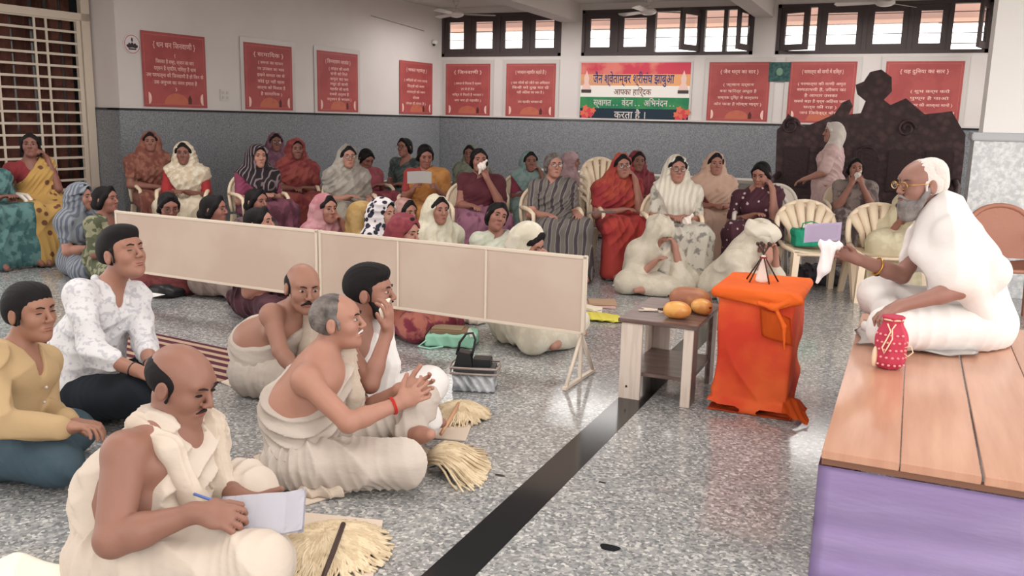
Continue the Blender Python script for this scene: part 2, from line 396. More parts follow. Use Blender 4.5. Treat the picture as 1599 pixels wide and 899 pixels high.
def glasses(root, org, c, R, s=1.0, m=None):
    P = lambda x, y, z: tuple(c + R @ (np.array([x, y, z]) * s) - org); b = MB()
    for q in (-1, 1):
        b.tube([P(q * .033 + .022 * math.cos(a), .106, .006 + .016 * math.sin(a)) for a in np.linspace(0, 2 * math.pi, 20, endpoint=False)], .0016 * s, 6, True)
        b.tube([P(q * .055, .105, .01), P(q * .076, .06, .01), P(q * .08, -.005, .012)], .0016 * s, 6)
    b.tube([P(-.011, .108, .01), P(0, .112, .013), P(.011, .108, .01)], .0016 * s, 6)
    o = b.build('eyeglasses', m or GOLD, root)
    for q in (-1, 1): MB().ball(P(q * .033, .1055, .006), (.021 * s, .0008, .0155 * s), 16, Matrix(R.tolist())).build('lens', mat('spectacle_glass', (1, 1, 1), .02, .8, trans=1.0), o)
def hair_field(c, R, s, vox, kind):
    P = lambda x, y, z: c + R @ (np.array([x, y, z]) * s); E_ = lambda x, y, z, a, b, d: ell(P(x, y, z), np.array([a, b, d]) * s, R)
    if kind == 'bald':                 # ring of hair round the back and sides
        pr = [(E_(0, -.02, .018, .081, .094, .073), 0), (cap(P(.073, .01, .0), P(.074, .012, -.03), .008 * s), .01), (cap(P(-.073, .01, .0), P(-.074, .012, -.03), .008 * s), .01)]
        F = mesh_prims(pr, vox); F.sub(E_(0, .062, .127, .066, .11, .075), .02); F.sub(E_(0, .125, .0, .09, .095, .12), .012); F.sub(E_(.085, -.004, -.012, .02, .022, .032), .008); F.sub(E_(-.085, -.004, -.012, .02, .022, .032), .008); F.cut(P(0, 0, -.06), -R[:, 2] - R[:, 1] * .5)
    elif kind == 'short':
        pr = [(E_(0, -.016, .037, .083, .1, .085), 0), (E_(0, -.045, 0, .077, .065, .075), .03), (E_(0, .025, .085, .055, .045, .028), .03), (cap(P(.074, .02, .01), P(.074, .022, -.03), .008 * s), .01), (cap(P(-.074, .02, .01), P(-.074, .022, -.03), .008 * s), .01)]
        F = mesh_prims(pr, vox); F.sub(E_(0, .13, -.035, .1, .095, .105), .012); F.sub(E_(.085, -.004, -.012, .02, .022, .032), .008); F.sub(E_(-.085, -.004, -.012, .02, .022, .032), .008); F.cut(P(0, 0, -.062), -R[:, 2] - R[:, 1] * .4)
    elif kind == 'thick':              # a full head of hair swept to one side
        pr = [(E_(0, -.022, .04, .0825, .099, .088), 0), (E_(0, -.05, 0, .077, .063, .075), .03), (E_(0, .02, .09, .066, .06, .034), .04), (E_(.0, .05, .092, .045, .03, .018), .03), (cap(P(.074, .02, .02), P(.0745, .02, -.03), .007 * s), .01), (cap(P(-.074, .02, .02), P(-.0745, .02, -.03), .007 * s), .01)]
        F = mesh_prims(pr, vox); F.sub(E_(0, .145, -.03, .1, .1, .1), .01); F.sub(E_(.085, .0, -.012, .02, .024, .034), .008); F.sub(E_(-.085, .0, -.012, .02, .024, .034), .008); F.cut(P(0, 0, -.055), -R[:, 2] - R[:, 1] * .5)
    elif kind == 'thin':               # close-cropped receding
        pr = [(E_(0, -.018, .031, .0785, .094, .082), 0), (E_(0, -.045, 0, .072, .06, .07), .03), (cap(P(.073, .02, .01), P(.073, .022, -.02), .007 * s), .01), (cap(P(-.073, .02, .01), P(-.073, .022, -.02), .007 * s), .01)]
        F = mesh_prims(pr, vox); F.sub(E_(0, .125, -.0, .085, .095, .115), .012); F.sub(E_(.085, -.004, -.012, .02, .022, .032), .008); F.sub(E_(-.085, -.004, -.012, .02, .022, .032), .008); F.cut(P(0, 0, -.06), -R[:, 2] - R[:, 1] * .4)
    else:                              # woman's hair drawn back into a bun
        pr = [(E_(0, -.016, .033, .0815, .098, .084), 0), (E_(0, -.108, -.045, .042, .034, .042), .02), (E_(0, -.045, -.03, .078, .068, .075), .03)]
        for q in (-1, 1): pr += [(cap(P(q * .066, .03, .02), P(q * .074, -.01, -.04), .018 * s, .02 * s), .02), (cap(P(q * .012, .055, .1), P(q * .062, .045, .04), .018 * s), .02)]
        F = mesh_prims(pr, vox); F.sub(E_(0, .14, -.038, .062, .085, .105), .01); F.cut(P(0, 0, -.09), -R[:, 2])
        F.sub(cap(P(0, .09, .085), P(0, -.02, .13), .0045 * s), .006)
    F.fold(R[:, 0], 55, .0007 * s, .02)
    return F
HAIRM = dict(black=DARKHAIR, grey=GREYHAIR, white=WHITEHAIR, salt=SALTHAIR)
def human(J, hc, hf, skin, label, vox=.008, g=1.0, belly=0.0, female=False, hs=1.0, roll=0.0, hands=None, hair=('short', 'black'), face=True,
          spec=False, closed=False, brow=BROWM, lip=None, group=None, legs=True, jaw=1.0, hcolor=None, ag=None):
    """one continuous body; returns the root object and a dict with its frame"""
    R = rotm(hf, roll=roll); hc = np.asarray(hc, float)
    org = np.array([J['pelvis'][0], J['pelvis'][1], J.get('floor', 0.0)])
    pr = torso_prims(J, g, belly, female)
    nb = hc + R @ np.array([0, -.025, -.055]) * hs
    pr += [(cap(J['neck'] - np.array([0, 0, .01]), nb, .054 * hs * (g * .4 + .6), .05 * hs), .03)]
    ag = ag or (g * .8 + .2)
    for q in 'LR':
        pr += arm_prims(J, q, ag)
        if legs: pr += leg_prims(J, q, g * .7 + .3)
        h = (hands or {}).get(q, {}); fa = nz(J['wr' + q] - J['el' + q]); d = nz(h.get('d', fa)); tf = torso_frame(J)
        n = h.get('n', -tf[:, 2] - tf[:, 1] * .2)
        pr += hand_prims(J['wr' + q] + d * .012, d, n, h.get('s', .98 if not female else .9), h.get('curl', (.35, .4, .3)), h.get('thumb', (.6, .3)), 1 if q == 'R' else -1, h.get('spread', .25), h.get('fr', .0088 if vox < .006 else .0105))
    pr += head_prims(hc, R, hs, jaw=jaw)
    F = mesh_prims(pr, vox, head_cuts(hc, R, hs), .012)
    root = link('person', shift(F.mesh(), org), skin); root.location = org.tolist()
    tag(root, label, 'person', group)
    if face: face_parts(root, org, hc, R, hs, brow, lip or (LIPF if female else LIPM), closed, female=female)
    if hair: piece('hair', hair_field(hc, R, hs, min(vox, .006), hair[0]), HAIRM[hair[1]], root, org)
    if spec: glasses(root, org, hc, R, hs, mat('dark_spectacle_frame', S(84, 62, 54), .4) if female else None)
    return root, dict(J=J, R=R, hc=hc, hs=hs, org=org, T=torso_frame(J), g=g, belly=belly, female=female)
def P_(B, x, y, z): return B['hc'] + B['R'] @ (np.array([x, y, z]) * B['hs'])

def wrap_cloth(root, B, m, vox, name='upper_cloth', t=.016, cut=True, inset=.0, arms=(), folds=True, drop=.16, n=(.75, 0, .65), amp=.0035, fr=18, shoulder='L'):
    """cotton cloth wound round the trunk, over one shoulder, the other left bare"""
    J, T = B['J'], B['T']; r, f, u = T.T; g = B['g']
    pr = [(grow(p, t), .05) for p, k in torso_prims(J, g, B['belly'], B['female'])]
    for q in arms: pr.append((cap(J['sh' + q], lerp(J['sh' + q], J['el' + q], .75), .075 * g, .062 * g), .04))
    F = mesh_prims(pr, vox)
    bare = 'R' if shoulder == 'L' else 'L'; sg = 1 if shoulder == 'L' else -1
    if folds: F.fold(u * .8 + r * .5 * sg, fr, amp); F.fold(u, fr * .45, amp * .7, ph=2)
    if cut: F.cut(J['sh' + bare] - u * drop - r * sg * inset, r * n[0] * sg + f * n[1] + u * n[2], wob=.004)
    F.sub(cap(J['neck'] + u * .00, J['neck'] + u * .14, .062, .075), .01); F.sub(ell(J['neck'] + f * .10 + u * .05, (.07, .09, .075), T), .02)
    return piece(name, F, m, root, B['org'])
def shoulder_drape(root, B, m, vox, q='L', name='shoulder_cloth', down=.36, width=.07, amp=.005, back=.2):
    """the loose end of the cloth, hanging from the covered shoulder in pleats"""
    J, T = B['J'], B['T']; r, f, u = T.T; s_ = 1 if q == 'R' else -1; sh = lerp(J['sh' + q], J['neck'], .42) + u * .045; g = B['g']; dp = .125 + B['belly'] * .6
    a = sh + f * .05; b = sh + f * dp - u * .16; c = sh + f * (dp + .02) - u * down + r * .02 * s_
    d = sh - f * .11 - u * .12; e = sh - f * .13 - u * back
    pr = [(cap(sh - f * .03, a, width * .62, width * .62), .03), (cap(a, b, width * .62, width * .6), .03), (cap(b, c, width * .6, width * .75), .03), (cap(sh - f * .03, d, width * .6, width * .6), .03), (cap(d, e, width * .6, width * .7), .03)]
    F = mesh_prims(pr, vox); F.fold(r, 42, amp, .015); F.sub(cap(J['neck'], J['neck'] + u * .2, .06, .07), .01)
    return piece(name, F, m, root, B['org'])
def leg_cloth(root, B, m, vox, name='dhoti', t=.014, k=.05, amp=.004, fr=16, ank=.0, extra=(), fl=0.0):
    J, T = B['J'], B['T']; g = B['g'] * .7 + .3; pr = [(ell(J['pelvis'] - np.array([0, 0, .015]), np.array([.17, .14, .12]) * B['g'] + t, T), .04)]
    for q in 'LR':
        a, b, c = J['hip' + q], J['kn' + q], J['an' + q]
        pr += [(cap(a, b, .09 * g + t, .064 * g + t * 1.3), k), (cap(b, lerp(b, c, 1 - ank), .062 * g + t, .042 + t), k)]
    for p in extra: pr.append((p, k))
    F = mesh_prims(pr, vox)
    if amp:
        F.fold(B['T'][:, 1], fr, amp, .05, anchor=J['pelvis'], axis=(0, 0, 1)); F.fold(B['T'][:, 1] + np.array([0, 0, .6]), fr * 1.2, amp * .6, .05, ph=1)
    F.cut((0, 0, fl + .004), (0, 0, -1))
    return piece(name, F, m, root, B['org'])
def veil(root, B, m, vox, name='veil', low=.26, deep=0.0, amp=.004, tilt=.5, wide=1.0, chest=True, open_=1.0, back=.022):
    """the end of a sari drawn over head and shoulders"""
    J, T, R, s = B['J'], B['T'], B['R'], B['hs']; r, f, u = T.T; P = lambda x, y, z: P_(B, x, y, z)
    pr = [(ell(P(0, -.02, .036), np.array([.094, .11, .096]) * s, R), 0), (ell(P(0, -.06, -.03), np.array([.088, .075, .1]) * s, R), .04),
          (cap(P(0, -.045, -.06), J['neck'] - f * .03, .085, .10 * wide), .06)]
    for q, sg in (('L', -1), ('R', 1)):
        pr += [(cap(J['neck'] - f * .01 - u * .03, J['sh' + q] - u * .015, .076 * wide, .066 * wide), .05),
               (cap(J['sh' + q] - u * .01, lerp(J['sh' + q], J['el' + q], .6), .066 * wide, .066 * wide), .04),
               (cap(P(sg * .055, -.045, .0), lerp(J['neck'], J['sh' + q], .72) - f * .02, .05, .062), .06),
               (cap(P(sg * .074, -.0, -.02), J['neck'] + r * sg * .085 + f * .055, .026, .038), .03)]
        if deep: pr.append((cap(P(sg * .06, .02 + deep * .5, .05), P(sg * .05, .05, -.1), .03, .03), .04))
    if deep: pr.append((ell(P(0, .03 + deep * .4, .06), np.array([.085, .085, .06]) * s, R), .04))
    if chest: pr += [(grow(p, .026), .05) for p, k in torso_prims(J, B['g'], B['belly'], True)]
    F = mesh_prims(pr, vox)
    F.fold(T[:, 0] * .9 + T[:, 2] * .3, 13, amp, .03, ph=B['org'][0]); F.fold(T[:, 2] + T[:, 0] * .7, 17, amp * .9, .03, ph=B['org'][1])
    F.cut(J['neck'] - u * low, -u * 1.0 + r * tilt, wob=.006)
    o = open_
    F.sub(ell(P(0, .118 + deep - back, -.012), np.array([.066 * o, .105, .112]) * s, R), .008)
    F.sub(cap(P(0, .12 + deep, -.08), J['neck'] + f * .16 - u * .02, .05 * o, .045), .012)
    return piece(name, F, m, root, B['org'])
def blouse(root, B, m, vox, name='blouse', sl=.62, t=.011, low=.99):
    J, T = B['J'], B['T']; r, f, u = T.T
    pr = [(grow(p, t), .03) for p, k in torso_prims(J, B['g'], B['belly'], B['female'])]
    for q in 'LR':
        pr.append((cap(J['sh' + q], lerp(J['sh' + q], J['el' + q], min(sl, 1)), .05 * B['g'] + t, .046 + t), .02))
        if sl > 1: pr.append((cap(J['el' + q], lerp(J['el' + q], J['wr' + q], sl - 1), .044 + t, .038 + t), .02))
    F = mesh_prims(pr, vox); F.fold(u * .7 + r * .6, 20, .0018); F.sub(cap(J['neck'] + f * .03, J['neck'] + u * .14, .062, .07), .01); F.sub(ell(J['neck'] + f * .09 - u * .03, (.06, .06, .07), T), .01)
    return piece(name, F, m, root, B['org'])
def pallu(root, B, m, vox, name='pallu', t=.024, w=.15, amp=.004, sg=-1, arm=False):
    """the pleated end of a sari running from one hip up over the other shoulder"""
    J, T = B['J'], B['T']; r, f, u = T.T
    pr = [(grow(p, t), .05) for p, k in torso_prims(J, B['g'], B['belly'], True)]
    q = 'L' if sg < 0 else 'R'
    if arm: pr.append((cap(J['sh' + q], lerp(J['sh' + q], J['el' + q], .6), .078, .07), .04))
    F = mesh_prims(pr, vox); n = nz(r * .62 * (-sg) + u * .78 * 1.0); mid = lerp(J['pelvis'], J['neck'], .62) + f * .0
    F.fold(n, 22, amp, .02)
    F.cut(mid + n * w * .62, n, wob=.004); F.cut(mid - n * w * 1.9, -n, wob=.004)
    F.sub(cap(J['neck'], J['neck'] + u * .2, .058, .07), .01)
    return piece(name, F, m, root, B['org'])
def skirt(root, B, m, vox, chair, name='sari', amp=.006):
    J, T = B['J'], B['T']; pr = [(ell(J['pelvis'], np.array([.18, .15, .13]) * B['g'], T), 0), (ell(lerp(J['pelvis'], J['neck'], .25), np.array([.155, .125, .11]) * B['g'], T), .04)]
    for q in 'LR':
        a, b, c = J['hip' + q], J['kn' + q], J['an' + q]
        if chair: pr += [(cap(a, b, .125, .10), .09), (cap(b, c, .098, .095), .09), (cap(lerp(b, c, .5), c - np.array([0, 0, .02]), .09, .11), .08)]
        else: pr += [(cap(a, b, .11, .085), .09), (cap(b, c, .085, .06), .09)]
    if chair: pr += [(cap(lerp(J['knL'], J['knR'], .5), lerp(J['anL'], J['anR'], .5), .08, .09), .08), (cap(J['pelvis'], lerp(J['knL'], J['knR'], .5), .1, .07), .08)]
    else: pr += [(cap(J['pelvis'], lerp(J['anL'], J['anR'], .5), .12, .07), .08)]
    F = mesh_prims(pr, vox)
    if chair: F.fold(T[:, 0] + T[:, 1] * .15, 13, amp, .02, ph=B['org'][0]); F.fold(T[:, 0] * .6 + np.array([0, 0, .5]), 8, amp * .8, .03, ph=B['org'][1])
    else: F.fold(T[:, 1], 15, amp, .05, anchor=J['pelvis'], axis=(0, 0, 1)); F.fold(T[:, 1] + np.array([0, 0, .6]), 15, amp * .6, .05)
    F.cut((0, 0, .006 + (.015 if chair else 0)), (0, 0, -1))
    return piece(name, F, m, root, B['org'])
_tc = nz([IT[0], IT[1], 0]); _rh = nz([IR[0], IR[1], 0])
def facing(phi): a = math.radians(phi); return nz(_tc * math.cos(a) + _rh * math.sin(a))
def joints(hc, f, chair, lean=.03, sw=.162, seat=None, kn=.42, open_=.155, side=0.0):
    """template of a seated figure below a given head"""
    f = nz([f[0], f[1], 0]); r = np.array([f[1], -f[0], 0.]); z = np.array([0, 0, 1.]); J = {}
    seat = (.5 if chair else .125) if seat is None else seat
    base = np.array([hc[0], hc[1], 0]) - f * lean
    J['pelvis'] = base + z * seat - f * .03 + r * side; J['neck'] = np.array([hc[0], hc[1], hc[2] - .165]) - f * (.03 + lean * .25)
    for q, s_ in (('L', -1), ('R', 1)):
        J['sh' + q] = J['neck'] + r * s_ * sw - z * .045
        J['hip' + q] = J['pelvis'] + r * s_ * .09 + f * .03
        if chair: k = J['pelvis'] + f * kn + r * s_ * open_; k[2] = seat - .02; a = k + f * .04; a[2] = .085; t = a + f * .14; t[2] = .035
        else: k = J['pelvis'] + f * .27 + r * s_ * .29; k[2] = .10; a = J['pelvis'] + f * .36 - r * s_ * .1; a[2] = .07; t = a - r * s_ * .13 + f * .02; t[2] = .05
        J['kn' + q] = k; J['an' + q] = a; J['to' + q] = t
    return J, f, r, z
def arm_pose(J, hc, f, r, z, q, kind):
    s_ = 1 if q == 'R' else -1; sh = J['sh' + q]; lap = J['pelvis'] + f * .26 + z * .13; H = None
    if kind == 'lap': J['el' + q] = sh - z * .24 + r * s_ * .05 + f * .05; J['wr' + q] = lap + r * s_ * .07 + f * .0; H = dict(n=-z)
    elif kind == 'knee': J['el' + q] = sh - z * .25 + r * s_ * .06 + f * .06; J['wr' + q] = J['kn' + q] - f * .09 + z * .12; H = dict(n=-z)
    elif kind == 'face': J['el' + q] = sh - z * .23 + r * s_ * .03 + f * .15; J['wr' + q] = hc + f * .13 + r * s_ * .05 - z * .16; H = dict(d=z * .8 - r * s_ * .3 - f * .3, n=-f - r * s_ * .4, curl=(.5, .6, .5))
    elif kind == 'cheek': J['el' + q] = sh - z * .22 + r * s_ * .03 + f * .16; J['wr' + q] = hc + f * .07 + r * s_ * .12 - z * .13; H = dict(d=z * .8 - r * s_ * .4, n=-r * s_ - f * .3, curl=(.8, .9, .7))
    elif kind == 'hold': J['el' + q] = sh - z * .24 + r * s_ * .06 + f * .05; J['wr' + q] = sh - z * .14 + f * .28 - r * s_ * .03; H = dict(d=f * .5 + z * .6 - r * s_ * .3, n=-r * s_, curl=(.6, .7, .5))
    elif kind == 'arm': J['el' + q] = sh - z * .25 + r * s_ * .12; J['wr' + q] = J['el' + q] + f * .22 + z * .0; H = dict(n=-z)
    elif kind == 'down': J['el' + q] = sh - z * .25 + r * s_ * .06; J['wr' + q] = J['el' + q] - z * .18 + f * .12; H = dict(n=-r * s_)
    return H
def woman(px, py, t, phi, chair, look, label, arms=('lap', 'lap'), lean=.03, skin=None, hair='black', vox=None, sari=None, blo=None, drape='veil', veilm=None,
          pitch=0.0, hphi=None, spec=False, closed=False, g=1.12, sl=.62, deep=0.0, group=None, hs=1.0, low=.26, tilt=.5, roll=0.0, seat=None, side=0.0, amp=.004, wide=1.0, open_=1.0):
    """px,py: top of the head as seen; t depth; phi: 0 faces the camera, 90 faces picture right"""
    vox = vox or .0085
    top = at(px, py, t); f = facing(phi); hf3 = facing(phi if hphi is None else hphi); hf = nz(hf3 + np.array([0, 0, pitch]))
    hc = top - np.array([0, 0, .118 * hs]) + hf3 * (.0)
    J, f, r, z = joints(hc, f, chair, lean, seat=seat, side=side); H = {}
    sl_ = ((py * 7 + px * 3) % 11 - 5) * .006; J['neck'] = J['neck'] + r * sl_; J['pelvis'] = J['pelvis'] - r * sl_ * 1.5
    for q in 'LR': J['sh' + q] = J['sh' + q] + r * sl_ + z * (sl_ * .6 * (1 if q == 'L' else -1))
    for q, k in zip('LR', arms): H[q] = arm_pose(J, hc, f, r, z, q, k)
    H = {k: v for k, v in H.items() if v}
    root, B = human(J, hc, hf, skin or SKW[1], label, vox, g, 0, True, hs, roll, H, ('woman', hair), True, spec, closed, group=group)
    skirt(root, B, sari, vox, chair)
    blouse(root, B, blo or sari, vox, sl=sl)
    if drape == 'veil': veil(root, B, veilm or sari, vox * .9, deep=deep, low=low, tilt=tilt, amp=amp, wide=wide, open_=open_)
    elif drape == 'pallu': pallu(root, B, veilm or sari, vox * .9, amp=amp)
    elif drape == 'shoulders': pallu(root, B, veilm or sari, vox * .9, amp=amp, w=.22, arm=True)
    return root, B
SKW = [SKIN('a', S(172, 124, 108)), SKIN('b', S(160, 112, 97)), SKIN('c', S(146, 99, 86)), SKIN('d', S(128, 85, 74))]
# ================================================================ the hall
YB = 13.94; CEIL = 3.3; DADO = 1.45
M_WALL = mat('wall_paint', S(212, 205, 202), .85, .2, bump=.03, bscale=60, col2=S(205, 197, 194), scale=1.2, mix=(.35, .75))
M_CEIL = mat('ceiling_paint', S(205, 198, 194), .9, .2)
M_GRAN = mat('grey_granite', S(103, 106, 111), .28, .45, col2=S(139, 141, 145), scale=70, mix=(.38, .62), col3=S(150, 150, 152))
M_BLK = mat('black_stone', S(24, 27, 30), .12, .5)
M_WHITE = mat('white_strip', S(200, 192, 188), .6)
M_FRAME = mat('dark_window_wood', S(72, 62, 62), .5, .3, bump=.1, bscale=30)
M_GLASS = mat('window_glass', (.97, .98, 1), .03, .3, trans=1.0)
M_GRILL = mat('cream_enamel', S(206, 192, 176), .45, .4)
def terrazzo():
    M = bpy.data.materials.new('terrazzo'); M.use_nodes = True; N = M.node_tree.nodes; L = M.node_tree.links; b = N['Principled BSDF']
    tc = N.new('ShaderNodeTexCoord'); v = N.new('ShaderNodeTexVoronoi'); v.inputs['Scale'].default_value = 85
    mp = N.new('ShaderNodeMapping'); nz_ = N.new('ShaderNodeTexNoise'); nz_.inputs['Scale'].default_value = 30; nz_.inputs['Detail'].default_value = 3
    mx = N.new('ShaderNodeVectorMath'); mx.operation = 'MULTIPLY_ADD'; mx.inputs[1].default_value = (.018, .018, .0)
    L.new(tc.outputs['Object'], nz_.inputs['Vector']); L.new(nz_.outputs['Color'], mx.inputs[0]); L.new(tc.outputs['Object'], mx.inputs[2])
    L.new(mx.outputs[0], v.inputs['Vector']); sp = N.new('ShaderNodeSeparateColor'); L.new(v.outputs['Color'], sp.inputs[0])
    cr = N.new('ShaderNodeValToRGB'); E_ = cr.color_ramp.elements; cr.color_ramp.interpolation = 'LINEAR'
    E_[0].position = 0; E_[0].color = (*S(108, 110, 112), 1); E_[1].position = 1; E_[1].color = (*S(206, 204, 199), 1)
    for p, c in ((.3, S(136, 138, 139)), (.7, S(156, 156, 154)), (.9, S(182, 180, 176))): e = E_.new(p); e.color = (*c, 1)
    L.new(sp.outputs[0], cr.inputs[0])
    n2 = N.new('ShaderNodeTexNoise'); n2.inputs['Scale'].default_value = 220; n2.inputs['Detail'].default_value = 2; L.new(tc.outputs['Object'], n2.inputs['Vector'])
    m2 = N.new('ShaderNodeMix'); m2.data_type = 'RGBA'; m2.blend_type = 'OVERLAY'; m2.inputs[0].default_value = .35; L.new(cr.outputs[0], m2.inputs[6]); L.new(n2.outputs['Color'], m2.inputs[7])
    n3 = N.new('ShaderNodeTexNoise'); n3.inputs['Scale'].default_value = .9; L.new(tc.outputs['Object'], n3.inputs['Vector'])
    r3 = N.new('ShaderNodeMapRange'); r3.inputs['To Min'].default_value = .82; r3.inputs['To Max'].default_value = 1.1; L.new(n3.outputs['Fac'], r3.inputs['Value'])
    h = N.new('ShaderNodeHueSaturation'); L.new(m2.outputs[2], h.inputs['Color']); L.new(r3.outputs[0], h.inputs['Value']); h.inputs['Saturation'].default_value = .7
    L.new(h.outputs[0], b.inputs['Base Color']); b.inputs['Roughness'].default_value = .13; b.inputs['Specular IOR Level'].default_value = .5
    return M
def st(name, mb, m, parent=None, bevel=0):
    o = mb.build(name, m, parent, bevel=bevel)
    if parent is None: o['kind'] = 'structure'
    return o
def bb(x0, x1, y0, y1, z0, z1): return ((x0 + x1) / 2, (y0 + y1) / 2, (z0 + z1) / 2), (x1 - x0, y1 - y0, z1 - z0)
def BX(mb, *a, R=None, mi=0): c, d = bb(*a); return mb.box(c, d, R, mi)
st('floor', BX(MB(), -11, 6, -4, YB, -.1, 0), terrazzo())
st('ground', BX(MB(), -60, 60, -60, 60, -.3, -.101), mat('courtyard_ground', S(190, 182, 170), .9))
st('trim_1', BX(MB(), -1.31, -1.155, -4, YB - .03, .0, .0015), mat('black_inlay', S(26, 28, 31), .14, .5))
# back wall with three high window openings
WINS = [(-7.66, -5.44, 2.49, 3.2), (-5.08, -2.35, 2.49, 3.2), (-2.02, .80, 2.49, 3.2)]
w = MB(); BX(w, -8.2, 6, YB, YB + .25, 0, 2.49); BX(w, -8.2, 6, YB, YB + .25, 3.2, 3.6)
xs = [-8.2] + [v for q in WINS for v in q[:2]] + [6]
for i in range(0, len(xs), 2): BX(w, xs[i], xs[i + 1], YB, YB + .25, 2.49, 3.2)
st('wall_back', w, M_WALL)
st('trim_2', BX(MB(), -7.72, 6, YB - .03, YB - .001, 0, DADO), M_GRAN)
st('trim_3', BX(MB(), -7.72, 6, YB - .04, YB - .001, DADO, DADO + .025), M_BLK)
st('trim_4', BX(MB(), -7.66, 6, YB - .045, YB - .001, DADO + .0255, DADO + .05), M_WHITE)
# left wall, its end face and the recessed grille window
LD = np.array([.1072, .9942, 0.]); LN = np.array([.9942, -.1072, 0.]); L0 = np.array([-7.69, 13.94, 0.]); LA = math.atan2(LD[1], LD[0])
def LP(a, off=0., z=0.): return L0 + LD * a + LN * off + np.array([0, 0, z])      # a metres along the wall from the corner (negative = nearer)
def lbox(mb, a0, a1, o0, o1, z0, z1, mi=0):
    c = LP((a0 + a1) / 2, (o0 + o1) / 2, (z0 + z1) / 2); return mb.box(c, (a1 - a0, abs(o1 - o0), z1 - z0), Matrix.Rotation(LA, 3, 'Z'), mi)
st('wall_left', lbox(MB(), -6.4, .3, -.45, 0, 0, 3.6), M_WALL)
w = MB(); lbox(w, -9.2, -6.45, -.75, -.45, 0, .5); lbox(w, -9.2, -6.45, -.75, -.45, 2.95, 3.6); lbox(w, -9.2, -8.05, -.75, -.45, .5, 2.95)
lbox(w, -6.449, -6.1, -.75, -.451, 0, 3.6); st('wall_left_recess', w, M_WALL)
w = MB(); lbox(w, -6.43, -.05, 0, .025, 0, DADO); lbox(w, -6.43, -6.402, -.44, -.001, 0, DADO); lbox(w, -9.2, -6.44, -.449, -.43, 0, .48)
st('trim_5', w, M_GRAN)
w = MB(); lbox(w, -6.44, -.05, .0, .035, DADO, DADO + .025); lbox(w, -6.44, -6.402, -.44, -.001, DADO, DADO + .025)
st('trim_6', w, M_BLK)
# grille window
g = empty('window_4', LP(-7.25, -.45).tolist(), LA); g['kind'] = 'structure'
def lc(a, o, z): return (a + 7.25, -(-(o + .45)) if False else (o + .45) * -1, z)     # local: x along the wall, -y into the room
def gb(mb, a0, a1, d0, d1, z0, z1): return mb.box(((a0 + a1) / 2 + 7.25, -(d0 + d1) / 2, (z0 + z1) / 2), (a1 - a0, d1 - d0, z1 - z0))
f = MB()
for a0, a1, z0, z1 in ((-8.05, -6.44, 2.44, 2.52), (-8.05, -6.44, .47, .55), (-8.05, -7.97, .47, 2.95), (-6.54, -6.44, .47, 2.95), (-8.05, -6.44, 2.87, 2.95)): gb(f, a0, a1, -.02, .05, z0, z1)
for a0 in (-6.60,): gb(f, a0, a0 + .05, -.01, .035, .55, 2.44)
f.build('grille_frame', M_GRILL, g)
f = MB()
for i in range(15): z = .63 + i * .128; gb(f, -7.97, -6.58, .01, .028, z, z + .026)
for a in (-7.52, -7.09, -6.955, -7.8): gb(f, a - .012, a + .012, .012, .026, .55, 2.44)
f.build('grille_bars', M_GRILL, g)
gb(MB(), -8.03, -6.46, -.12, -.1, .5, 2.92).build('pane', mat('dark_pane', S(40, 44, 44), .15, .5), g)
cu = MB().grid(lambda u, v: (-.62 + u * 1.25 + .012 * math.sin(u * 50), .075 + .03 * math.sin(u * 42) + .012 * math.sin(u * 97 + v), .5 + v * 2.4), 120, 4, .004)
cu.build('curtain', mat('brown_curtain', S(124, 82, 72), .85, .1, col2=S(98, 64, 56), scale=4), g)
# right pillar: marble base with a cap, white shaft above
PY = 8.8; PX = float(on_y(1519, 240, PY)[0]); PX2 = float(on_y(1537, 190, PY)[0])
st('trim_7', BX(MB(), PX, 1.9, PY, PY + .6, 0, 1.36), mat('pale_marble', S(196, 200, 203), .25, .5, col2=S(226, 228, 229), scale=28, mix=(.4, .6), col3=S(238, 238, 238)))
st('trim_8', BX(MB(), PX - .025, 1.92, PY - .03, PY + .62, 1.362, 1.43), mat('cap_stone', S(186, 188, 192), .3), bevel=.01)
st('wall_pillar', BX(MB(), PX2, 1.9, PY + .03, PY + .6, 1.432, CEIL), mat('white_paint', S(242, 240, 238), .8))
# ceiling and beams
st('ceiling', BX(MB(), -11, 4.2, -2.5, YB + .2, CEIL + .3, CEIL + .4), M_CEIL)
st('ceiling_slab', BX(MB(), -11, 4.2, -2.5, YB - .001, CEIL, CEIL + .299), M_CEIL)
for i, x in enumerate((-8.62, -5.43, -2.34, .98)): st('trim_%d' % (9 + i), BX(MB(), x, x + (.3 if i < 2 else .26), -2.5, YB - .002, 3.02, CEIL - .001), M_CEIL)
st('trim_13', BX(MB(), -8.2, 6, 14.6, 15.4, 3.03, 3.7), mat('eave_paint', S(226, 190, 178), .8))
st('wall_front_light_block', BX(MB(), -11, -1.0, -4.2, -4, 0, 3.6), M_WALL)  # unseen wall added behind the camera to hold back frontal light
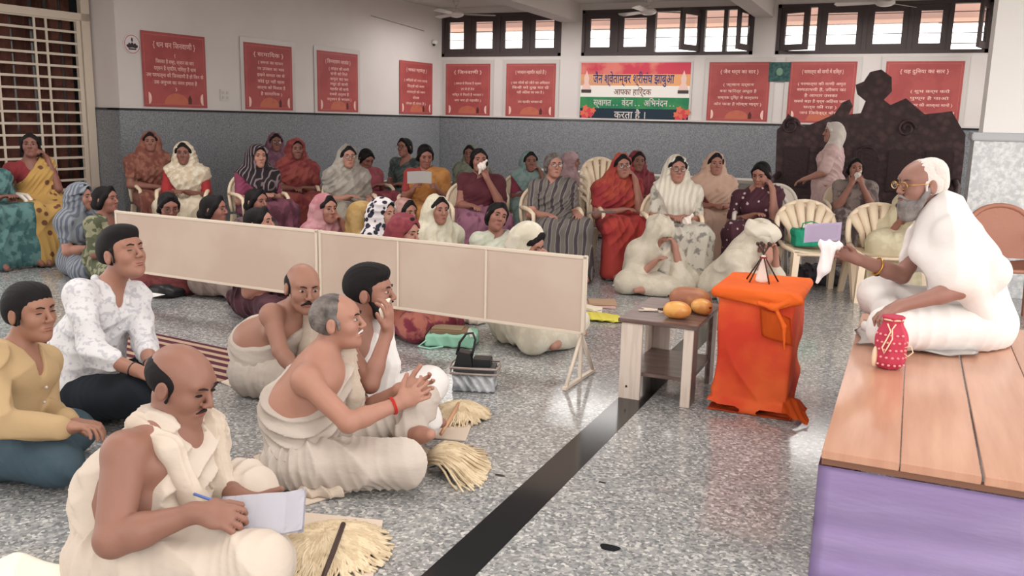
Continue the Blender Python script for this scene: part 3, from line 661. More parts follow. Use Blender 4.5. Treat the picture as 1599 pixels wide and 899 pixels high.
# no lamp fixtures are modelled; the overhead area lights are added fill
# high windows
BAR = mat('window_bar', S(150, 140, 138), .5)
def casement(parent, x0, x1, z0, z1, y, ang=0.0, hinge='l', fr=.085):
    h = empty('casement', ((x0 if hinge == 'l' else x1), y, 0), 0); h.parent = parent; h.rotation_euler = (0, 0, ang); s_ = 1 if hinge == 'l' else -1; W_ = x1 - x0
    f = MB()
    for a, b, c, d in ((0, W_, z0, z0 + fr), (0, W_, z1 - fr, z1), (0, fr, z0 + fr, z1 - fr), (W_ - fr, W_, z0 + fr, z1 - fr)):
        f.box((s_ * (a + b) / 2, 0, (c + d) / 2), (b - a, .04, d - c))
    f.build('sash', M_FRAME, h)
    bx((s_ * W_ / 2, 0, (z0 + z1) / 2), (W_ - 2 * fr, .004, z1 - z0 - 2 * fr)).build('glass', M_GLASS, h)
def window(n, x0, x1, z0, z1, mull, cas):
    wd = empty('window_%d' % n, (0, 0, 0)); wd['kind'] = 'structure'; f = MB()
    for a, b, c, d in ((x0, x1, z0, z0 + .05), (x0, x1, z1 - .05, z1), (x0, x0 + .05, z0, z1), (x1 - .05, x1, z0, z1)): BX(f, a, b, YB - .01, YB + .1, c, d)
    for m_ in mull: BX(f, m_ - .03, m_ + .03, YB - .005, YB + .1, z0, z1)
    f.build('window_frame', M_FRAME, wd); b = MB()
    for k in range(1, 5): z = z0 + (z1 - z0) * k / 5; b.cyl((x0, YB + .16, z), (x1, YB + .16, z), .006, n=6)
    b.build('safety_bars', BAR, wd)
    for c in cas: casement(wd, c[0], c[1], z0 + .05, z1 - .05, YB + .03, *(c[2:]))
window(1, *WINS[0], [-7.13, -6.58, -6.03], [(-7.61, -7.16), (-7.10, -6.61), (-6.55, -6.06), (-6.0, -5.49)])
window(2, *WINS[1], [-4.5, -3.9, -3.12, -2.78], [(-5.03, -4.53), (-4.47, -3.93), (-3.87, -3.15, -2.0, 'r'), (-3.5, -3.15, 2.2 - math.pi, 'r'), (-2.75, -2.4, -1.25, 'r')][:2] + [(-3.66, -3.15, 1.15, 'r'), (-2.90, -2.40, 1.35, 'r')])
window(3, *WINS[2], [-1.43, -.8, -.2, .3], [(-1.97, -1.50, -.45, 'l'), (-1.4, -.83), (-.77, -.23), (-.17, .27), (.33, .75, 1.3, 'r')])
# ---------------------------------------------------------------- things on the walls
_font = bpy.data.curves.new('t', 'FONT').font
def vis(s_):
    """the short i sign is drawn before its letter: put it there, since the text engine does not"""
    o = []
    for ch in s_:
        if ch == '\u093f':
            k = len(o) - 1
            while k >= 2 and o[k - 1] == '\u094d': k -= 2
            o.insert(max(k, 0), ch)
        else: o.append(ch)
    return ''.join(o)
def lettering(lines, parent, m, yoff=-.008, name='lettering'):
    """lines: (text, x centre, z baseline, height, width); every line a part of its own"""
    for s_, x, z, h, wd in lines:
        if not s_: continue
        cu = bpy.data.curves.new('txt', 'FONT'); cu.body = vis(s_); cu.size = 1.0; cu.resolution_u = 2; cu.align_x = 'CENTER'; cu.extrude = 0; cu.offset = .012
        o = bpy.data.objects.new('txt', cu); COL.objects.link(o); dg = bpy.context.evaluated_depsgraph_get()
        me = bpy.data.meshes.new_from_object(o.evaluated_get(dg)); COL.objects.unlink(o); bpy.data.objects.remove(o)
        n = len(me.vertices)
        if n == 0: continue
        co = np.empty(n * 3, np.float32); me.vertices.foreach_get('co', co); co = co.reshape(-1, 3); x0, x1 = co[:, 0].min(), co[:, 0].max()
        k = wd / max(x1 - x0, 1e-3); out = np.stack([(co[:, 0] - (x0 + x1) / 2) * k + x, np.full(n, yoff), co[:, 1] * h + z], 1)
        me.vertices.foreach_set('co', out.astype(np.float32).ravel()); me.update(); me.materials.clear(); link(name, me, m, parent)
M_RED = mat('poster_red', S(168, 82, 80), .55, .3, col2=S(158, 74, 74), scale=3); M_PINK = mat('poster_text', S(232, 190, 180), .6); M_EDGE = mat('poster_edge', S(188, 108, 102), .6)
M_SUN = mat('poster_orange', S(188, 106, 84), .6, col2=S(172, 84, 78), pat='noise', scale=6, mix=(.5, .7)); M_SHEET = mat('poster_sleeve', S(196, 189, 185), .25, .5); M_DARKP = mat('poster_dark', S(90, 45, 42), .6)
def poster(loc, rz, w_, h_, label, lines, sleeve=True):
    p = empty('wall_poster', loc, rz); tag(p, label, 'poster', 'red text posters on the hall walls')
    if sleeve: bx((0.0, .0, h_ / 2 + .02), (w_ + .12, .003, h_ + .09)).build('plastic_sleeve', M_SHEET, p)
    bx((0, -.004, h_ / 2), (w_, .004, h_)).build('sheet', M_RED, p)
    e = MB()
    for a, b, c, d in ((-w_ / 2 + .03, w_ / 2 - .03, h_ - .035, h_ - .03), (-w_ / 2 + .03, w_ / 2 - .03, .03, .035), (-w_ / 2 + .03, -w_ / 2 + .035, .03, h_ - .03), (w_ / 2 - .035, w_ / 2 - .03, .03, h_ - .03)): BX(e, a, b, -.0072, -.0062, c, d)
    e.build('border_line', M_EDGE, p)
    s_ = MB(); s_.prism([(.18 * math.cos(a) + .0, .034 + .13 * math.sin(a)) for a in np.linspace(0, math.pi, 16)], -.0078, -.0062, lambda u, v, q: (u, q, v)); s_.build('sun_picture', M_SUN, p)
    for q in (-1, 1):
        c = MB(); c.prism([(q * (w_ / 2 - .065) + .04 * math.cos(a), .1 + .07 * math.sin(a)) for a in np.linspace(-math.pi / 2 if q < 0 else math.pi / 2, math.pi / 2 if q < 0 else 3 * math.pi / 2, 12)], -.010, -.0062, lambda u, v, r: (u, r, v)); c.build('scroll_curl', M_PINK, p)
    c = MB(); c.prism([(.17, .04), (.22, .04), (.225, .1), (.2, .15), (.175, .11)], -.009, -.0062, lambda u, v, r: (u, r, v)); c.build('ink_pot', M_DARKP, p)
    k = [(t_, x * w_, z * h_, hh * h_, ww * w_) for t_, x, z, hh, ww in lines]
    lettering(k, p, M_PINK)
    return p
T1 = [('{ धन धन जिनवाणी }', 0, .80, .10, .66), ('{', 0, .685, .05, .02), ('जिसका है शब्द, ज्ञान का सार', 0, .59, .068, .6), ('दर्शन है प्रदीप, चरित्र है धाम', 0, .50, .068, .66), ('उस परमात्मा की जिनवाणी है हो जिन के', 0, .405, .068, .9), ('उस अनुभव का नमन हमारा है', 0, .31, .068, .68), ('}', 0, .23, .05, .03)]
def tl(title, rows, x=0, top=.64, step=.1): return [('{ ' + title + ' }', 0, .81, .085, .62)] + [(r, x, top - i * step, .062, ww) for i, (r, ww) in enumerate(rows)]
T2 = tl('सामायिक', [('( समता का साधन', .52), ('पर उपकार का भाव', .56), ('इसमें समता रस से', .58), ('कोई दूर नहीं रहता', .56), ('आत्मा को मिलता है', .6), ('है सामायिक )', .45)], .04, .7, .095)
T3 = tl('जिनशासन जयवंत', [('( अरहंत की वाणी', .5), ('सभी को मिले', .42), ('अमृत का घर', .46), ('मधुर हो वाणी', .44), ('महावीर की वाणी', .46), ('सबसे उत्तम है', .48), ('वर्तमान के भगवान )', .6)], .02, .7, .085)
T4 = tl('नवकार महामंत्र', [('( अरिहंतों को नमन करना', .7), ('सिद्धों को नमन', .52), ('आचार्यों को नमन', .56), ('सेवा', .2), ('मंगल ही मंगल है )', .6)], -.02, .62, .11)
T5 = tl('जिनवाणी', [('( समता से मिलता है ज्ञान', .6), ('तप से हो तेज', .3), ('भक्ति से मिलते हैं भगवान ?', .7), ('जय जय हो महावीर )', .6)], 0, .6, .11)
T6 = tl('भगवान महावीर कहते हैं', [('( सब जीवों को जीने का अधिकार', .78), ('किसी को दुख मत दो', .74), ('यही अहिंसा का सार है )', .55), ('', .1), ('जय महावीर भगवान की', .5)], 0, .62, .09)
p_ = lambda a: LP(a, .03, 1.5)
R_ = LA
poster(LP(-5.62, .012, 1.5).tolist(), R_, .93, .87, 'red poster beside the grille window, nearest the camera on the left wall', T1, False)
poster(LP(-4.08, .012, 1.5).tolist(), R_, .88, .87, 'creased red poster, second from the grille window on the left wall', T2)
poster(LP(-2.68, .012, 1.5).tolist(), R_, .90, .87, 'red poster in a clear sleeve, third from the grille window', T3)
poster(LP(-.72, .012, 1.5).tolist(), R_, .92, .86, 'red poster in the far corner of the left wall under the small camera', T4, False)
poster((-7.14, YB - .012, 1.5), 0, .86, .87, 'red poster under the left high window, beside the corner', T5)
poster((-5.96, YB - .012, 1.5), 0, .90, .87, 'red poster just left of the tricolour welcome banner', T6)
poster((-2.52, YB - .012, 1.5), 0, .92, .88, 'red poster just right of the tricolour welcome banner', tl('जैन धर्म का सार', [('( ज्ञान दर्शन', .5), ('बना चारित्र अधूरा है', .6), ('सम्यक दृष्टि से कल्याण', .66), ('और पाता है मोक्ष मार्ग )', .78)], 0, .6, .11))
poster((-1.32, YB - .012, 1.5), 0, .93, .88, 'red poster between the small green notice and the carved settee crest', tl('परमात्मा की वाणी में शक्ति', [('( परमात्मा की वाणी अमृत', .72), ('समतामयी है, जीवन का', .74), ('है आधार उसका', .5), ('सबसे बड़ा है धर्म अहिंसा परम', .8), ('सत्य की राह )', .5), ('जय जिनेन्द्र बोलो', .6)], 0, .62, .095))
poster((.03, YB - .012, 1.52), 0, 1.0, .86, 'red poster behind the carved crest, nearest the white pillar', tl('यह दुनिया का सार', [('( शुभ कर्म करो', .5), ('पुण्य है पाओ', .5), ('जिनवर की आज्ञा मानो )', .6)], .1, .5, .11))
# banner
bn = empty('welcome_banner', (-4.165, YB - .012, 1.46)); tag(bn, 'tricolour cloth banner with large Hindi welcome lettering between the red posters', 'banner')
bx((0, .0, .46), (1.86, .004, .96)).build('backing_sheet', M_SHEET, bn)
BW = 1.8
for nm, z0, z1, m_ in (('top_band', .74, .92, mat('banner_rose', S(196, 66, 84), .6, col2=S(214, 120, 110), scale=2)), ('peach_band', .56, .74, mat('banner_peach', S(222, 160, 110), .6, col2=S(205, 150, 120), scale=2)),
                     ('white_band', .38, .56, mat('banner_white', S(228, 222, 216), .6)), ('green_band', .2, .38, mat('banner_green', S(40, 118, 82), .6, col2=S(58, 132, 80), scale=3)), ('navy_band', .0, .2, mat('banner_navy', S(32, 48, 62), .6))):
    bx((0, -.004, (z0 + z1) / 2), (BW, .004, z1 - z0)).build(nm, m_, bn)
lettering([('जैन श्वेताम्बर श्रीसंघ झाबुआ', -.02, .60, .2, 1.34)], bn, mat('letter_navy', S(40, 52, 110), .6), name='title_lettering')
lettering([('आपका हार्दिक', -.02, .42, .13, .62)], bn, mat('letter_brown', S(110, 70, 60), .6), name='second_lettering')
lettering([('स्वागत . .  वंदन . .  अभिनंदन . .', .0, .245, .14, 1.34), ('करता है ।', -.05, .05, .16, .52)], bn, M_WHITE, name='white_lettering')
for q in (-1, 1):
    e = MB(); e.prism([(q * .8 + x, z) for x, z in ((-.08, .5), (.08, .5), (.06, .56), (.035, .6), (.045, .68), (.02, .74), (0, .8), (-.02, .74), (-.045, .68), (-.035, .6), (-.06, .56))], -.009, -.0062, lambda u, v, r: (u, r, v)); e.build('shrine_emblem', mat('emblem_pale', S(225, 190, 180), .6), bn)
    e = MB(); e.box((q * .8, -.0085, .47), (.17, .003, .05)); e.build('emblem_base', mat('emblem_dark', S(70, 60, 60), .6), bn)
    for k in range(9):
        a = k * 2.4; rr = .02 + .012 * k
        e = MB(); e.prism([(q * .78 + rr * math.cos(a) + .045 * math.cos(b) * (1 + .25 * math.cos(5 * b)), .13 + rr * .8 * math.sin(a) + .045 * math.sin(b) * (1 + .25 * math.cos(5 * b))) for b in np.linspace(0, 2 * math.pi, 20, endpoint=False)], -.0092 - .0004 * k, -.0062, lambda u, v, r: (u, r, v))
        e.build('flower', mat('flower_rose' if k % 2 else 'flower_coral', S(205, 70, 80) if k % 2 else S(214, 110, 84), .6), bn)
nt = empty('green_notice', (-1.93, YB - .015, 2.1)); tag(nt, 'small dark green notice board between two red posters', 'notice')
bx((0, 0, .135), (.31, .02, .28)).build('board', mat('notice_green', S(38, 72, 72), .6, col2=S(62, 92, 88), scale=22), nt)
MB().ball((0, -.012, .135), (.05, .004, .06), 12).build('emblem', mat('notice_mark', S(110, 140, 120), .6), nt)
sk = empty('round_sticker', LP(-6.2, .005, 2.2).tolist(), LA); tag(sk, 'round white sticker with a dark emblem on the left wall', 'sticker')
MB().cyl((0, 0, 0), (0, -.006, 0), .115, n=32).build('disc', mat('sticker_white', S(214, 206, 206), .5), sk)
e = MB().tube([(.1 * math.cos(a), -.007, .1 * math.sin(a)) for a in np.linspace(0, 2 * math.pi, 32, endpoint=False)], .004, 6, True); e.build('ring', M_EDGE, sk)
e = MB()
for k in range(5): a = math.pi * (k + .5) / 5; e.ball((.05 * math.cos(a), -.007, -.03 + .02 * math.sin(a)), (.02, .002, .03), 10, Matrix.Rotation(-(a - math.pi / 2), 3, 'Y'))
e.box((0, -.007, -.055), (.1, .003, .015)); e.ball((0, -.007, .05), (.012, .002, .025), 8); e.build('lotus_emblem', mat('sticker_ink', S(60, 50, 58), .6), sk)
so = empty('switch_panel', LP(-4.86, .002, 1.6).tolist(), LA); tag(so, 'small pale switch panel between the first two red posters', 'switch')
bx((0, -.008, .07), (.15, .016, .15)).build('plate', mat('switch_white', S(205, 198, 192), .4), so, bevel=.004)
for i in range(4): bx((-.035 + .07 * (i % 2), -.019, .04 + .06 * (i // 2)), (.03, .008, .035)).build('rocker', mat('switch_rocker', S(188, 182, 178), .4), so)
cm = empty('wall_camera', on_y(679, 66, YB - .25).tolist()); tag(cm, 'small white dome camera in the far left corner by the window', 'camera')
MB().ball((0, 0, 0), (.05, .05, .045), 16).build('dome', mat('white_plastic', S(222, 218, 214), .4), cm); MB().cyl((0, 0, 0), (-.16, .02, .02), .014).build('bracket', M_WHITE, cm); MB().ball((0, -.03, -.045), (.025, .025, .02), 10).build('lens', M_BLK, cm)
jb = empty('junction_box', on_y(675, 51, YB - .2).tolist()); tag(jb, 'small black box on the left wall above the dome camera', 'box'); bx((-.05, 0, 0), (.05, .06, .07)).build('case', M_BLK, jb, bevel=.004); bx((-.09, 0, 0), (.06, .02, .02)).build('mount', M_BLK, jb)
# ceiling fans
def fan(px, py, ang, label):
    z = 3.1; c = ground(px, py, z); f = empty('ceiling_fan', c.tolist(), ang); tag(f, label, 'fan', 'white ceiling fans')
    MB().cyl((0, 0, .03), (0, 0, CEIL - z - .0), .012).build('rod', M_WHITE, f); MB().cyl((0, 0, CEIL - z - .07), (0, 0, CEIL - z - .001), .03, .06).build('canopy', M_WHITE, f)
    MB().ball((0, 0, 0), (.13, .13, .055), 24).cyl((0, 0, .03), (0, 0, .08), .06, .03).build('motor', mat('fan_white', S(214, 208, 204), .35), f)
    for k in range(3):
        a = k * 2 * math.pi / 3; Rz = Matrix.Rotation(a, 3, 'Z')
        b = MB(); b.prism([(.1, -.025), (.2, -.05), (.62, -.065), (.65, 0), (.62, .055), (.2, .045), (.1, .025)], -.003, .003, lambda u, v, w_: tuple(Rz @ Vector((u, v, w_ + v * .25)))); b.build('blade', mat('fan_white', (1, 1, 1)), f)
fan(712, 22, .5, 'white ceiling fan before the left high window'); fan(1012, 18, 2.6, 'white ceiling fan before the middle high windows'); fan(1382, 4, 1.0, 'white ceiling fan before the right high windows, cut by the frame')
wi = MB().tube([LP(-1.9, .01, 2.98).tolist(), LP(-1.2, .012, 2.93).tolist(), LP(-.5, .01, 2.88).tolist()], .006, 6).build('wall_cable', mat('cable_grey', S(150, 145, 142), .6)); tag(wi, 'thin grey cable running along the upper left wall', 'cable')
# ================================================================ furniture and things
M_LAM = mat('pale_laminate', S(206, 192, 180), .5, .3, col2=S(196, 180, 168), pat='noise', scale=6, stretch=(6, 6, .6))
M_DKW = mat('walnut_laminate', S(92, 74, 70), .3, .5, col2=S(112, 92, 86), scale=5, stretch=(1, 6, 6))
M_CHAIR = mat('cream_plastic', S(226, 206, 180), .38, .4); M_CHAIR2 = mat('brown_plastic', S(166, 112, 92), .4, .4, bump=.3, bscale=70); M_CHAIR3 = mat('white_plastic_chair', S(215, 205, 195), .4)
def make_chair(label, m, solid=False, arms=True):
    c = empty('plastic_chair'); tag(c, label, 'chair')
    s = MB(); s.grid(lambda u, v: ((u - .5) * (.43 - .05 * v), .21 - v * .40, .415 + .012 * math.cos((u - .5) * 5) * -1 + .012 - .02 * v * (1 - v) * 2 - (.02 * max(0, .12 - v) / .12)), 10, 10, -.012)
    s.tube([(-.2, .205, .395), (0, .215, .395), (.2, .205, .395)], .014, 8); s.build('seat', m, c)
    H = .84; by = lambda z: -.19 - (z - .42) * .26        # the back leans away
    def arch(t, k=1.0):                                     # outline of the back, t from 0 (left) to 1 (right)
        a = math.pi * (1 - t); return .215 * math.cos(a) * k * (1.06 if 0 else 1), .58 + (H - .60) * max(0, math.sin(a)) ** .8 * k
    pts = [(-.205, by(.44), .44), (-.215, by(.52), .52)] + [(arch(t)[0], by(arch(t)[1]), arch(t)[1]) for t in np.linspace(0, 1, 17)] + [(.215, by(.52), .52), (.205, by(.44), .44)]
    b = MB(); b.tube(pts, [.02] * len(pts), 8)
    if solid:
        ol = [(-.2, .44)] + [arch(t) for t in np.linspace(0, 1, 21)] + [(.2, .44)]
        b.prism([(p_[0], p_[1]) for p_ in ol], -.007, .007, lambda u, v, w_: (u, by(v) + w_, v))
    else:
        for k in range(6):                                  # fan of slats: joined at the seat, spread at the arch
            u0 = (k - 2.5) / 2.5; t = .5 + u0 * .34; ax, az = arch(t); az += .004
            for w_ in (0,):
                x0 = u0 * .105; P0 = (x0, by(.43), .43); P1 = (x0 * 1.15, by(.56), .56); P2 = (ax, by(az), az - .004)
                b.tube([P0, P1, lerp(P1, P2, .5), P2], [.019, .024, .034, .040], 6)
        b.grid(lambda u, v: (lerp(np.array(arch(.14 + .72 * u)), np.array(arch(.14 + .72 * u, .80)), v)[0], by(.76) , 0) if 0 else ((lambda o, i: (o[0] * (1 - v) + i[0] * v, by(o[1] * (1 - v) + i[1] * v), o[1] * (1 - v) + i[1] * v))(arch(.12 + .76 * u), (arch(.12 + .76 * u)[0] * .8, arch(.12 + .76 * u)[1] - .06))), 16, 3, .014)
        b.grid(lambda u, v: ((u - .5) * .3, by(.43 + v * .1) + .0, .43 + v * .1), 6, 3, .012)
    b.build('backrest', m, c)
    for q in (-1, 1):
        a = MB()
        if arms: a.tube([(q * .215, by(.62), .62), (q * .245, -.05, .635), (q * .25, .12, .63), (q * .24, .2, .60), (q * .228, .2, .42)], [.018, .021, .022, .02, .02], 8); a.build('armrest', m, c)
        else: a.tube([(q * .205, by(.46), .46), (q * .215, -.02, .425), (q * .21, .2, .415)], [.018, .02, .016], 8); a.build('seat_rim', m, c)
        for y0, y1 in ((.18, .235), (-.18, -.25)):
            l = MB(); x = q * .2
            l.prism([(-.018, -.025), (.018, -.025), (.018, .025), (-.018, .025)], 0, 1, lambda u, v, w_, x=x, y0=y0, y1=y1, q=q: (x + q * .028 * (1 - w_) + u * (1.1 + .2 * w_), y0 * w_ + y1 * (1 - w_) + v * (.8 + .5 * w_), .41 * w_)); l.build('leg', m, c, bevel=.004)
    return c
_chairs = {}
def chair(x, y, f, label, m=None, solid=False, z=0, group=None, s=1.0, arms=True):
    m = m or M_CHAIR; key = (m.name, solid, arms); rz = math.atan2(f[1], f[0]) - math.pi / 2
    if key not in _chairs: c = make_chair(label, m, solid, arms); _chairs[key] = c
    else:
        src = _chairs[key]; c = src.copy(); COL.objects.link(c)
        for ch in list(src.children):
            k = ch.copy(); COL.objects.link(k); k.parent = c
    c.location = (x, y, z); c.rotation_euler = (0, 0, rz); c.scale = (s, s, s); c['label'] = label
    if group: c['group'] = group
    return c
# the low fabric screens between men and women
DA = np.array([-5.36, 4.75, 0.]); DB = np.array([-1.58, 4.56, 0.]); DD = nz(DB - DA); DL = np.linalg.norm(DB - DA); DAng = math.atan2(DD[1], DD[0])
M_CLOTHP = mat('screen_cloth', S(196, 178, 164), .9, .1, bump=.08, bscale=200, col2=S(190, 170, 156), scale=1.5); M_RAIL = mat('screen_rail', S(214, 200, 184), .45)
def screen(o, L, mull, label, foot_right=True, foot_left=True):
    s = empty('partition_screen', (DA + DD * o).tolist(), DAng); tag(s, label, 'screen', 'low beige partition screens')
    n = len(mull) + 1; xs = [0] + mull + [L]
    for i in range(n): bx(((xs[i] + xs[i + 1]) / 2, 0, .495), (xs[i + 1] - xs[i] - .012, .012, .42)).build('cloth_panel', M_CLOTHP, s)
    for z in (.278, .708): bx((L / 2, 0, z), (L, .026, .018)).build('rail', M_RAIL, s, bevel=.003)
    for x in (0.012, L - .012): bx((x, 0, .495), (.022, .026, .45)).build('end_post', M_RAIL, s, bevel=.003)
    for x in mull: bx((x, -.004, .493), (.012, .02, .415)).build('mullion', M_RAIL, s)
    for x in (([.02] if foot_left else []) + ([L - .02] if foot_right else [])):
        f = MB(); f.box((x, 0, .14), (.018, .018, .28)); f.box((x, 0, .012), (.022, .44, .018))
        for q in (-1, 1): f.cyl((x, 0, .27), (x, q * .2, .012), .011, n=6)
        f.build('foot', M_RAIL, s)
screen(0, 1.905, [], 'beige cloth partition screen running far left behind the man in the white shirt')
screen(1.912, DL - 1.912, [.62, 1.24], 'beige cloth partition screen with its white triangular foot beside the small table')
# small side table
tb = empty('side_table', (-1.12, 4.68, 0)); tag(tb, 'small side table with walnut top and pale board legs', 'table')
bx((0, 0, .4275), (.42, .64, .022)).build('table_top', M_DKW, tb, bevel=.003)
bx((0, 0, .135), (.36, .54, .02)).build('shelf', M_DKW, tb, bevel=.002)
for q in (-1, 1):
    bx((-.135, q * .30, .208), (.115, .018, .416)).build('leg', M_LAM, tb, bevel=.002)
    bx((.165, q * .30, .208), (.05, .018, .416)).build('leg', M_LAM, tb, bevel=.002)
    bx((-.184, q * .235, .208), (.018, .11, .416)).build('side_board', M_LAM, tb); bx((.181, q * .235, .208), (.018, .11, .416)).build('side_board', M_DKW, tb)
    MB().cyl((-.15, -.31, .07), (-.15, -.314, .07), .006, n=8).build('screw', M_BLK, tb) if q < 0 else None
def prims_obj(name, pr, vox, m, label=None, cat=None, loc=None, parent=None, folds=(), cuts=(), group=None):
    F = mesh_prims(pr, vox)
    for f_ in folds: F.fold(*f_[0], **f_[1])
    for c in cuts: F.cut(*c)
    o = link(name, F.mesh(), m, parent, loc)
    if label: tag(o, label, cat, group)
    return o
M_FRB = mat('brown_fruit_skin', S(150, 96, 72), .45, .4, col2=S(172, 118, 76), scale=9, bump=.2, bscale=25); M_FRY = mat('yellow_fruit_skin', S(214, 158, 84), .35, .5, col2=S(200, 132, 70), scale=12); M_STALK = mat('fruit_stalk', S(70, 50, 38), .8)
tz = .4385
g1 = empty('fruit', (-1.045, 4.76, tz)); tag(g1, 'large brown rounded fruit lying at the back of the side table', 'fruit', 'fruit on the side table')
prims_obj('skin', [(ell((0, 0, .062), (.105, .08, .062)), 0), (ell((.05, .0, .055), (.07, .065, .055)), .03), (ell((-.05, 0, .058), (.06, .066, .056)), .03)], .004, M_FRB, parent=g1); MB().cyl((-.1, 0, .06), (-.125, 0, .065), .008, .006, n=8).build('stalk', M_STALK, g1)
g2 = empty('fruit', (-1.045, 4.50, tz)); tag(g2, 'yellow papaya-like fruit nearest the front of the side table', 'fruit', 'fruit on the side table')
prims_obj('skin', [(ell((0, 0, .046), (.068, .05, .046)), 0), (ell((-.045, 0, .042), (.035, .034, .034)), .03)], .003, M_FRY, parent=g2); MB().cyl((-.07, 0, .042), (-.11, -.005, .04), .007, .005, n=8).build('stalk', M_STALK, g2)
g3 = empty('fruit', (-.965, 4.68, tz)); tag(g3, 'orange-brown fruit tip at the right edge of the side table', 'fruit', 'fruit on the side table')
prims_obj('skin', [(ell((0, 0, .042), (.055, .05, .042)), 0), (ell((.03, -.02, .04), (.035, .035, .035)), .03)], .003, M_FRY, parent=g3); MB().cyl((.05, -.04, .045), (.065, -.05, .05), .006, .004, n=8).build('stalk', M_STALK, g3)
pp = MB()
for i in range(7):
    a = rng.uniform(0, 6.28); x, y = rng.uniform(-.09, .07), rng.uniform(-.05, .05); pp.box((x, y, .001 + .0015 * i), (.09, .022, .001), Matrix.Rotation(a * .25 - .3, 3, 'Z'))
tag(pp.build('paper_strips', mat('strip_paper', S(216, 198, 182), .7), loc=(-1.2, 4.62, tz)), 'few cream paper strips scattered on the side table', 'paper')
# orange draped stand
def orange(name, c1, c2): return mat(name, c1, .75, .25, col2=c2, scale=3.2, mix=(.38, .6), bump=.12, bscale=30)
OR1 = orange('orange_velvet', S(192, 58, 36), S(212, 92, 46)); OR2 = orange('orange_top_cloth', S(222, 100, 34), S(212, 90, 30))
ls = empty('draped_stand', (-.64, 4.66, 0)); tag(ls, 'tall square stand wrapped in orange velvet between the table and stage', 'stand')
F = mesh_prims([(rbox((0, 0, .32), (.188, .235, .31), rr=.02), 0)], .0075)
F.fold((1, .15, .1), 3, .007, .05); F.fold((.5, .4, .8), 5, .003, .05, ph=2)
for a in ((-.19, -.22), (.19, -.22)): F.add(cap((a[0], a[1], .03), (a[0] * .4, a[1], .02), .022, .026), .04)
F.add(cap((-.2, -.235, .02), (.2, -.235, .018), .018), .05); F.add(cap((-.2, -.235, .02), (-.2, .2, .018), .018), .05); F.cut((0, 0, .002), (0, 0, -1))
link('velvet_cover', F.mesh(), OR1, ls)
F = mesh_prims([(rbox((0, 0, .632), (.212, .262, .018), rr=.014), 0), (cap((-.2, -.25, .62), (.2, -.25, .612), .018), .02), (cap((.2, -.25, .615), (.2, .24, .62), .02), .02),
                (cap((-.2, -.245, .61), (.07, -.25, .57), .012), .03), (cap((.2, -.245, .61), (.10, -.25, .57), .014), .03)], .005); F.fold((.6, .5, .9), 12, .002, .05)
link('top_cloth', F.mesh(), OR2, ls)
k = MB()
k.grid(lambda u, v: (.075 - .0 + (u - .35) * .15 + v * .02, -.262 - .012 * math.sin(u * 6), .565 - v * .14 - .04 * u), 10, 10, .004); k.build('knot_flap', OR2, ls)
prims_obj('knot', [(ell((.085, -.26, .575), (.03, .018, .022)), 0), (cap((.09, -.262, .57), (.16, -.252, .61), .012, .02), .01), (cap((.08, -.262, .57), (.02, -.255, .585), .01, .014), .01), (cap((.1, -.26, .565), (.145, -.25, .48), .009, .012), .01), (cap((.145, -.25, .48), (.155, -.248, .36), .012, .004), .01)], .004, OR2, parent=ls)
tl_ = MB(); tl_.grid(lambda u, v: (.17 + u * .13, -.23 - .04 * u + (v - .5) * .12 * (1 - .35 * u), .105 * (1 - u) ** 1.6 * (.4 + .6 * v) + .012 + .012 * math.sin(7 * u + 5 * v) ** 2 + .03 * math.sin(math.pi * u) * v), 16, 10, .006); tl_.build('trailing_corner', OR2, ls)
tl_ = MB(); tl_.grid(lambda u, v: (.16 + u * .11, -.12 + .02 * u + (v - .5) * .14, .12 * (1 - u) * (1 - .3 * v) + .012 + .012 * math.sin(6 * u + 4 * v) ** 2), 14, 10, .006); tl_.build('trailing_fold', OR1, ls)
# folding prayer stand with a white bundle
sp = empty('crossed_stick_stand', (-.655, 4.66, .652)); tag(sp, 'crossed dark sticks holding a small white bundle on the orange stand', 'stand')
DKST = mat('dark_stick', S(62, 44, 40), .5)
for i in range(5):
    a = i * 2 * math.pi / 5 + .3; MB().cyl((.085 * math.cos(a), .085 * math.sin(a), 0.0), (-.03 * math.cos(a), -.03 * math.sin(a), .19), .0042, .0035, n=8).build('stick', DKST, sp)
    MB().ball((-.033 * math.cos(a), -.033 * math.sin(a), .195), (.010, .010, .010), 10).build('knob', DKST, sp)
prims_obj('white_bundle', [(cap((0, 0, .012), (0, 0, .10), .032, .012), 0), (ell((0, 0, .12), (.014, .014, .02)), .01)], .004, mat('bundle_white', S(226, 214, 204), .8), parent=sp)
MB().tube([(.016 * math.cos(a), .016 * math.sin(a), .125) for a in np.linspace(0, 6.28, 12, endpoint=False)], .005, 6, True).build('tie', mat('tie_red', S(130, 50, 44), .7), sp)
# stage
M_PLANK = mat('stage_wood', S(178, 130, 106), .22, .5, col2=S(193, 147, 121), scale=3, stretch=(7, .7, 1), mix=(.3, .7)); M_PURP = mat('purple_cloth', S(186, 164, 214), .8, .15, bump=.2, bscale=14, stretch=(.6, 1, 3), col2=S(198, 179, 223), scale=1.2)
M_EDGEW = mat('stage_edge_wood', S(120, 84, 66), .5)
sg = empty('wooden_stage', (0, 2.8, 0)); tag(sg, 'low wooden platform with a purple cloth skirt, at the right', 'platform')
for i, (x0, x1) in enumerate(((-.17, .055), (.058, .278), (.286, .51), (.513, .74), (.748, 1.2), (1.208, 1.7), (1.708, 2.2))):
    b = MB(); BX(b, x0, x1, 0, 2.3, .425, .45); b.build('plank', M_PLANK, sg, bevel=.002)
BX(MB(), -.168, 2.19, .004, .03, .405, .4249).build('front_edge', M_EDGEW, sg)
BX(MB(), -.168, -.14, .03, 2.29, .36, .4249).build('side_edge', M_EDGEW, sg)
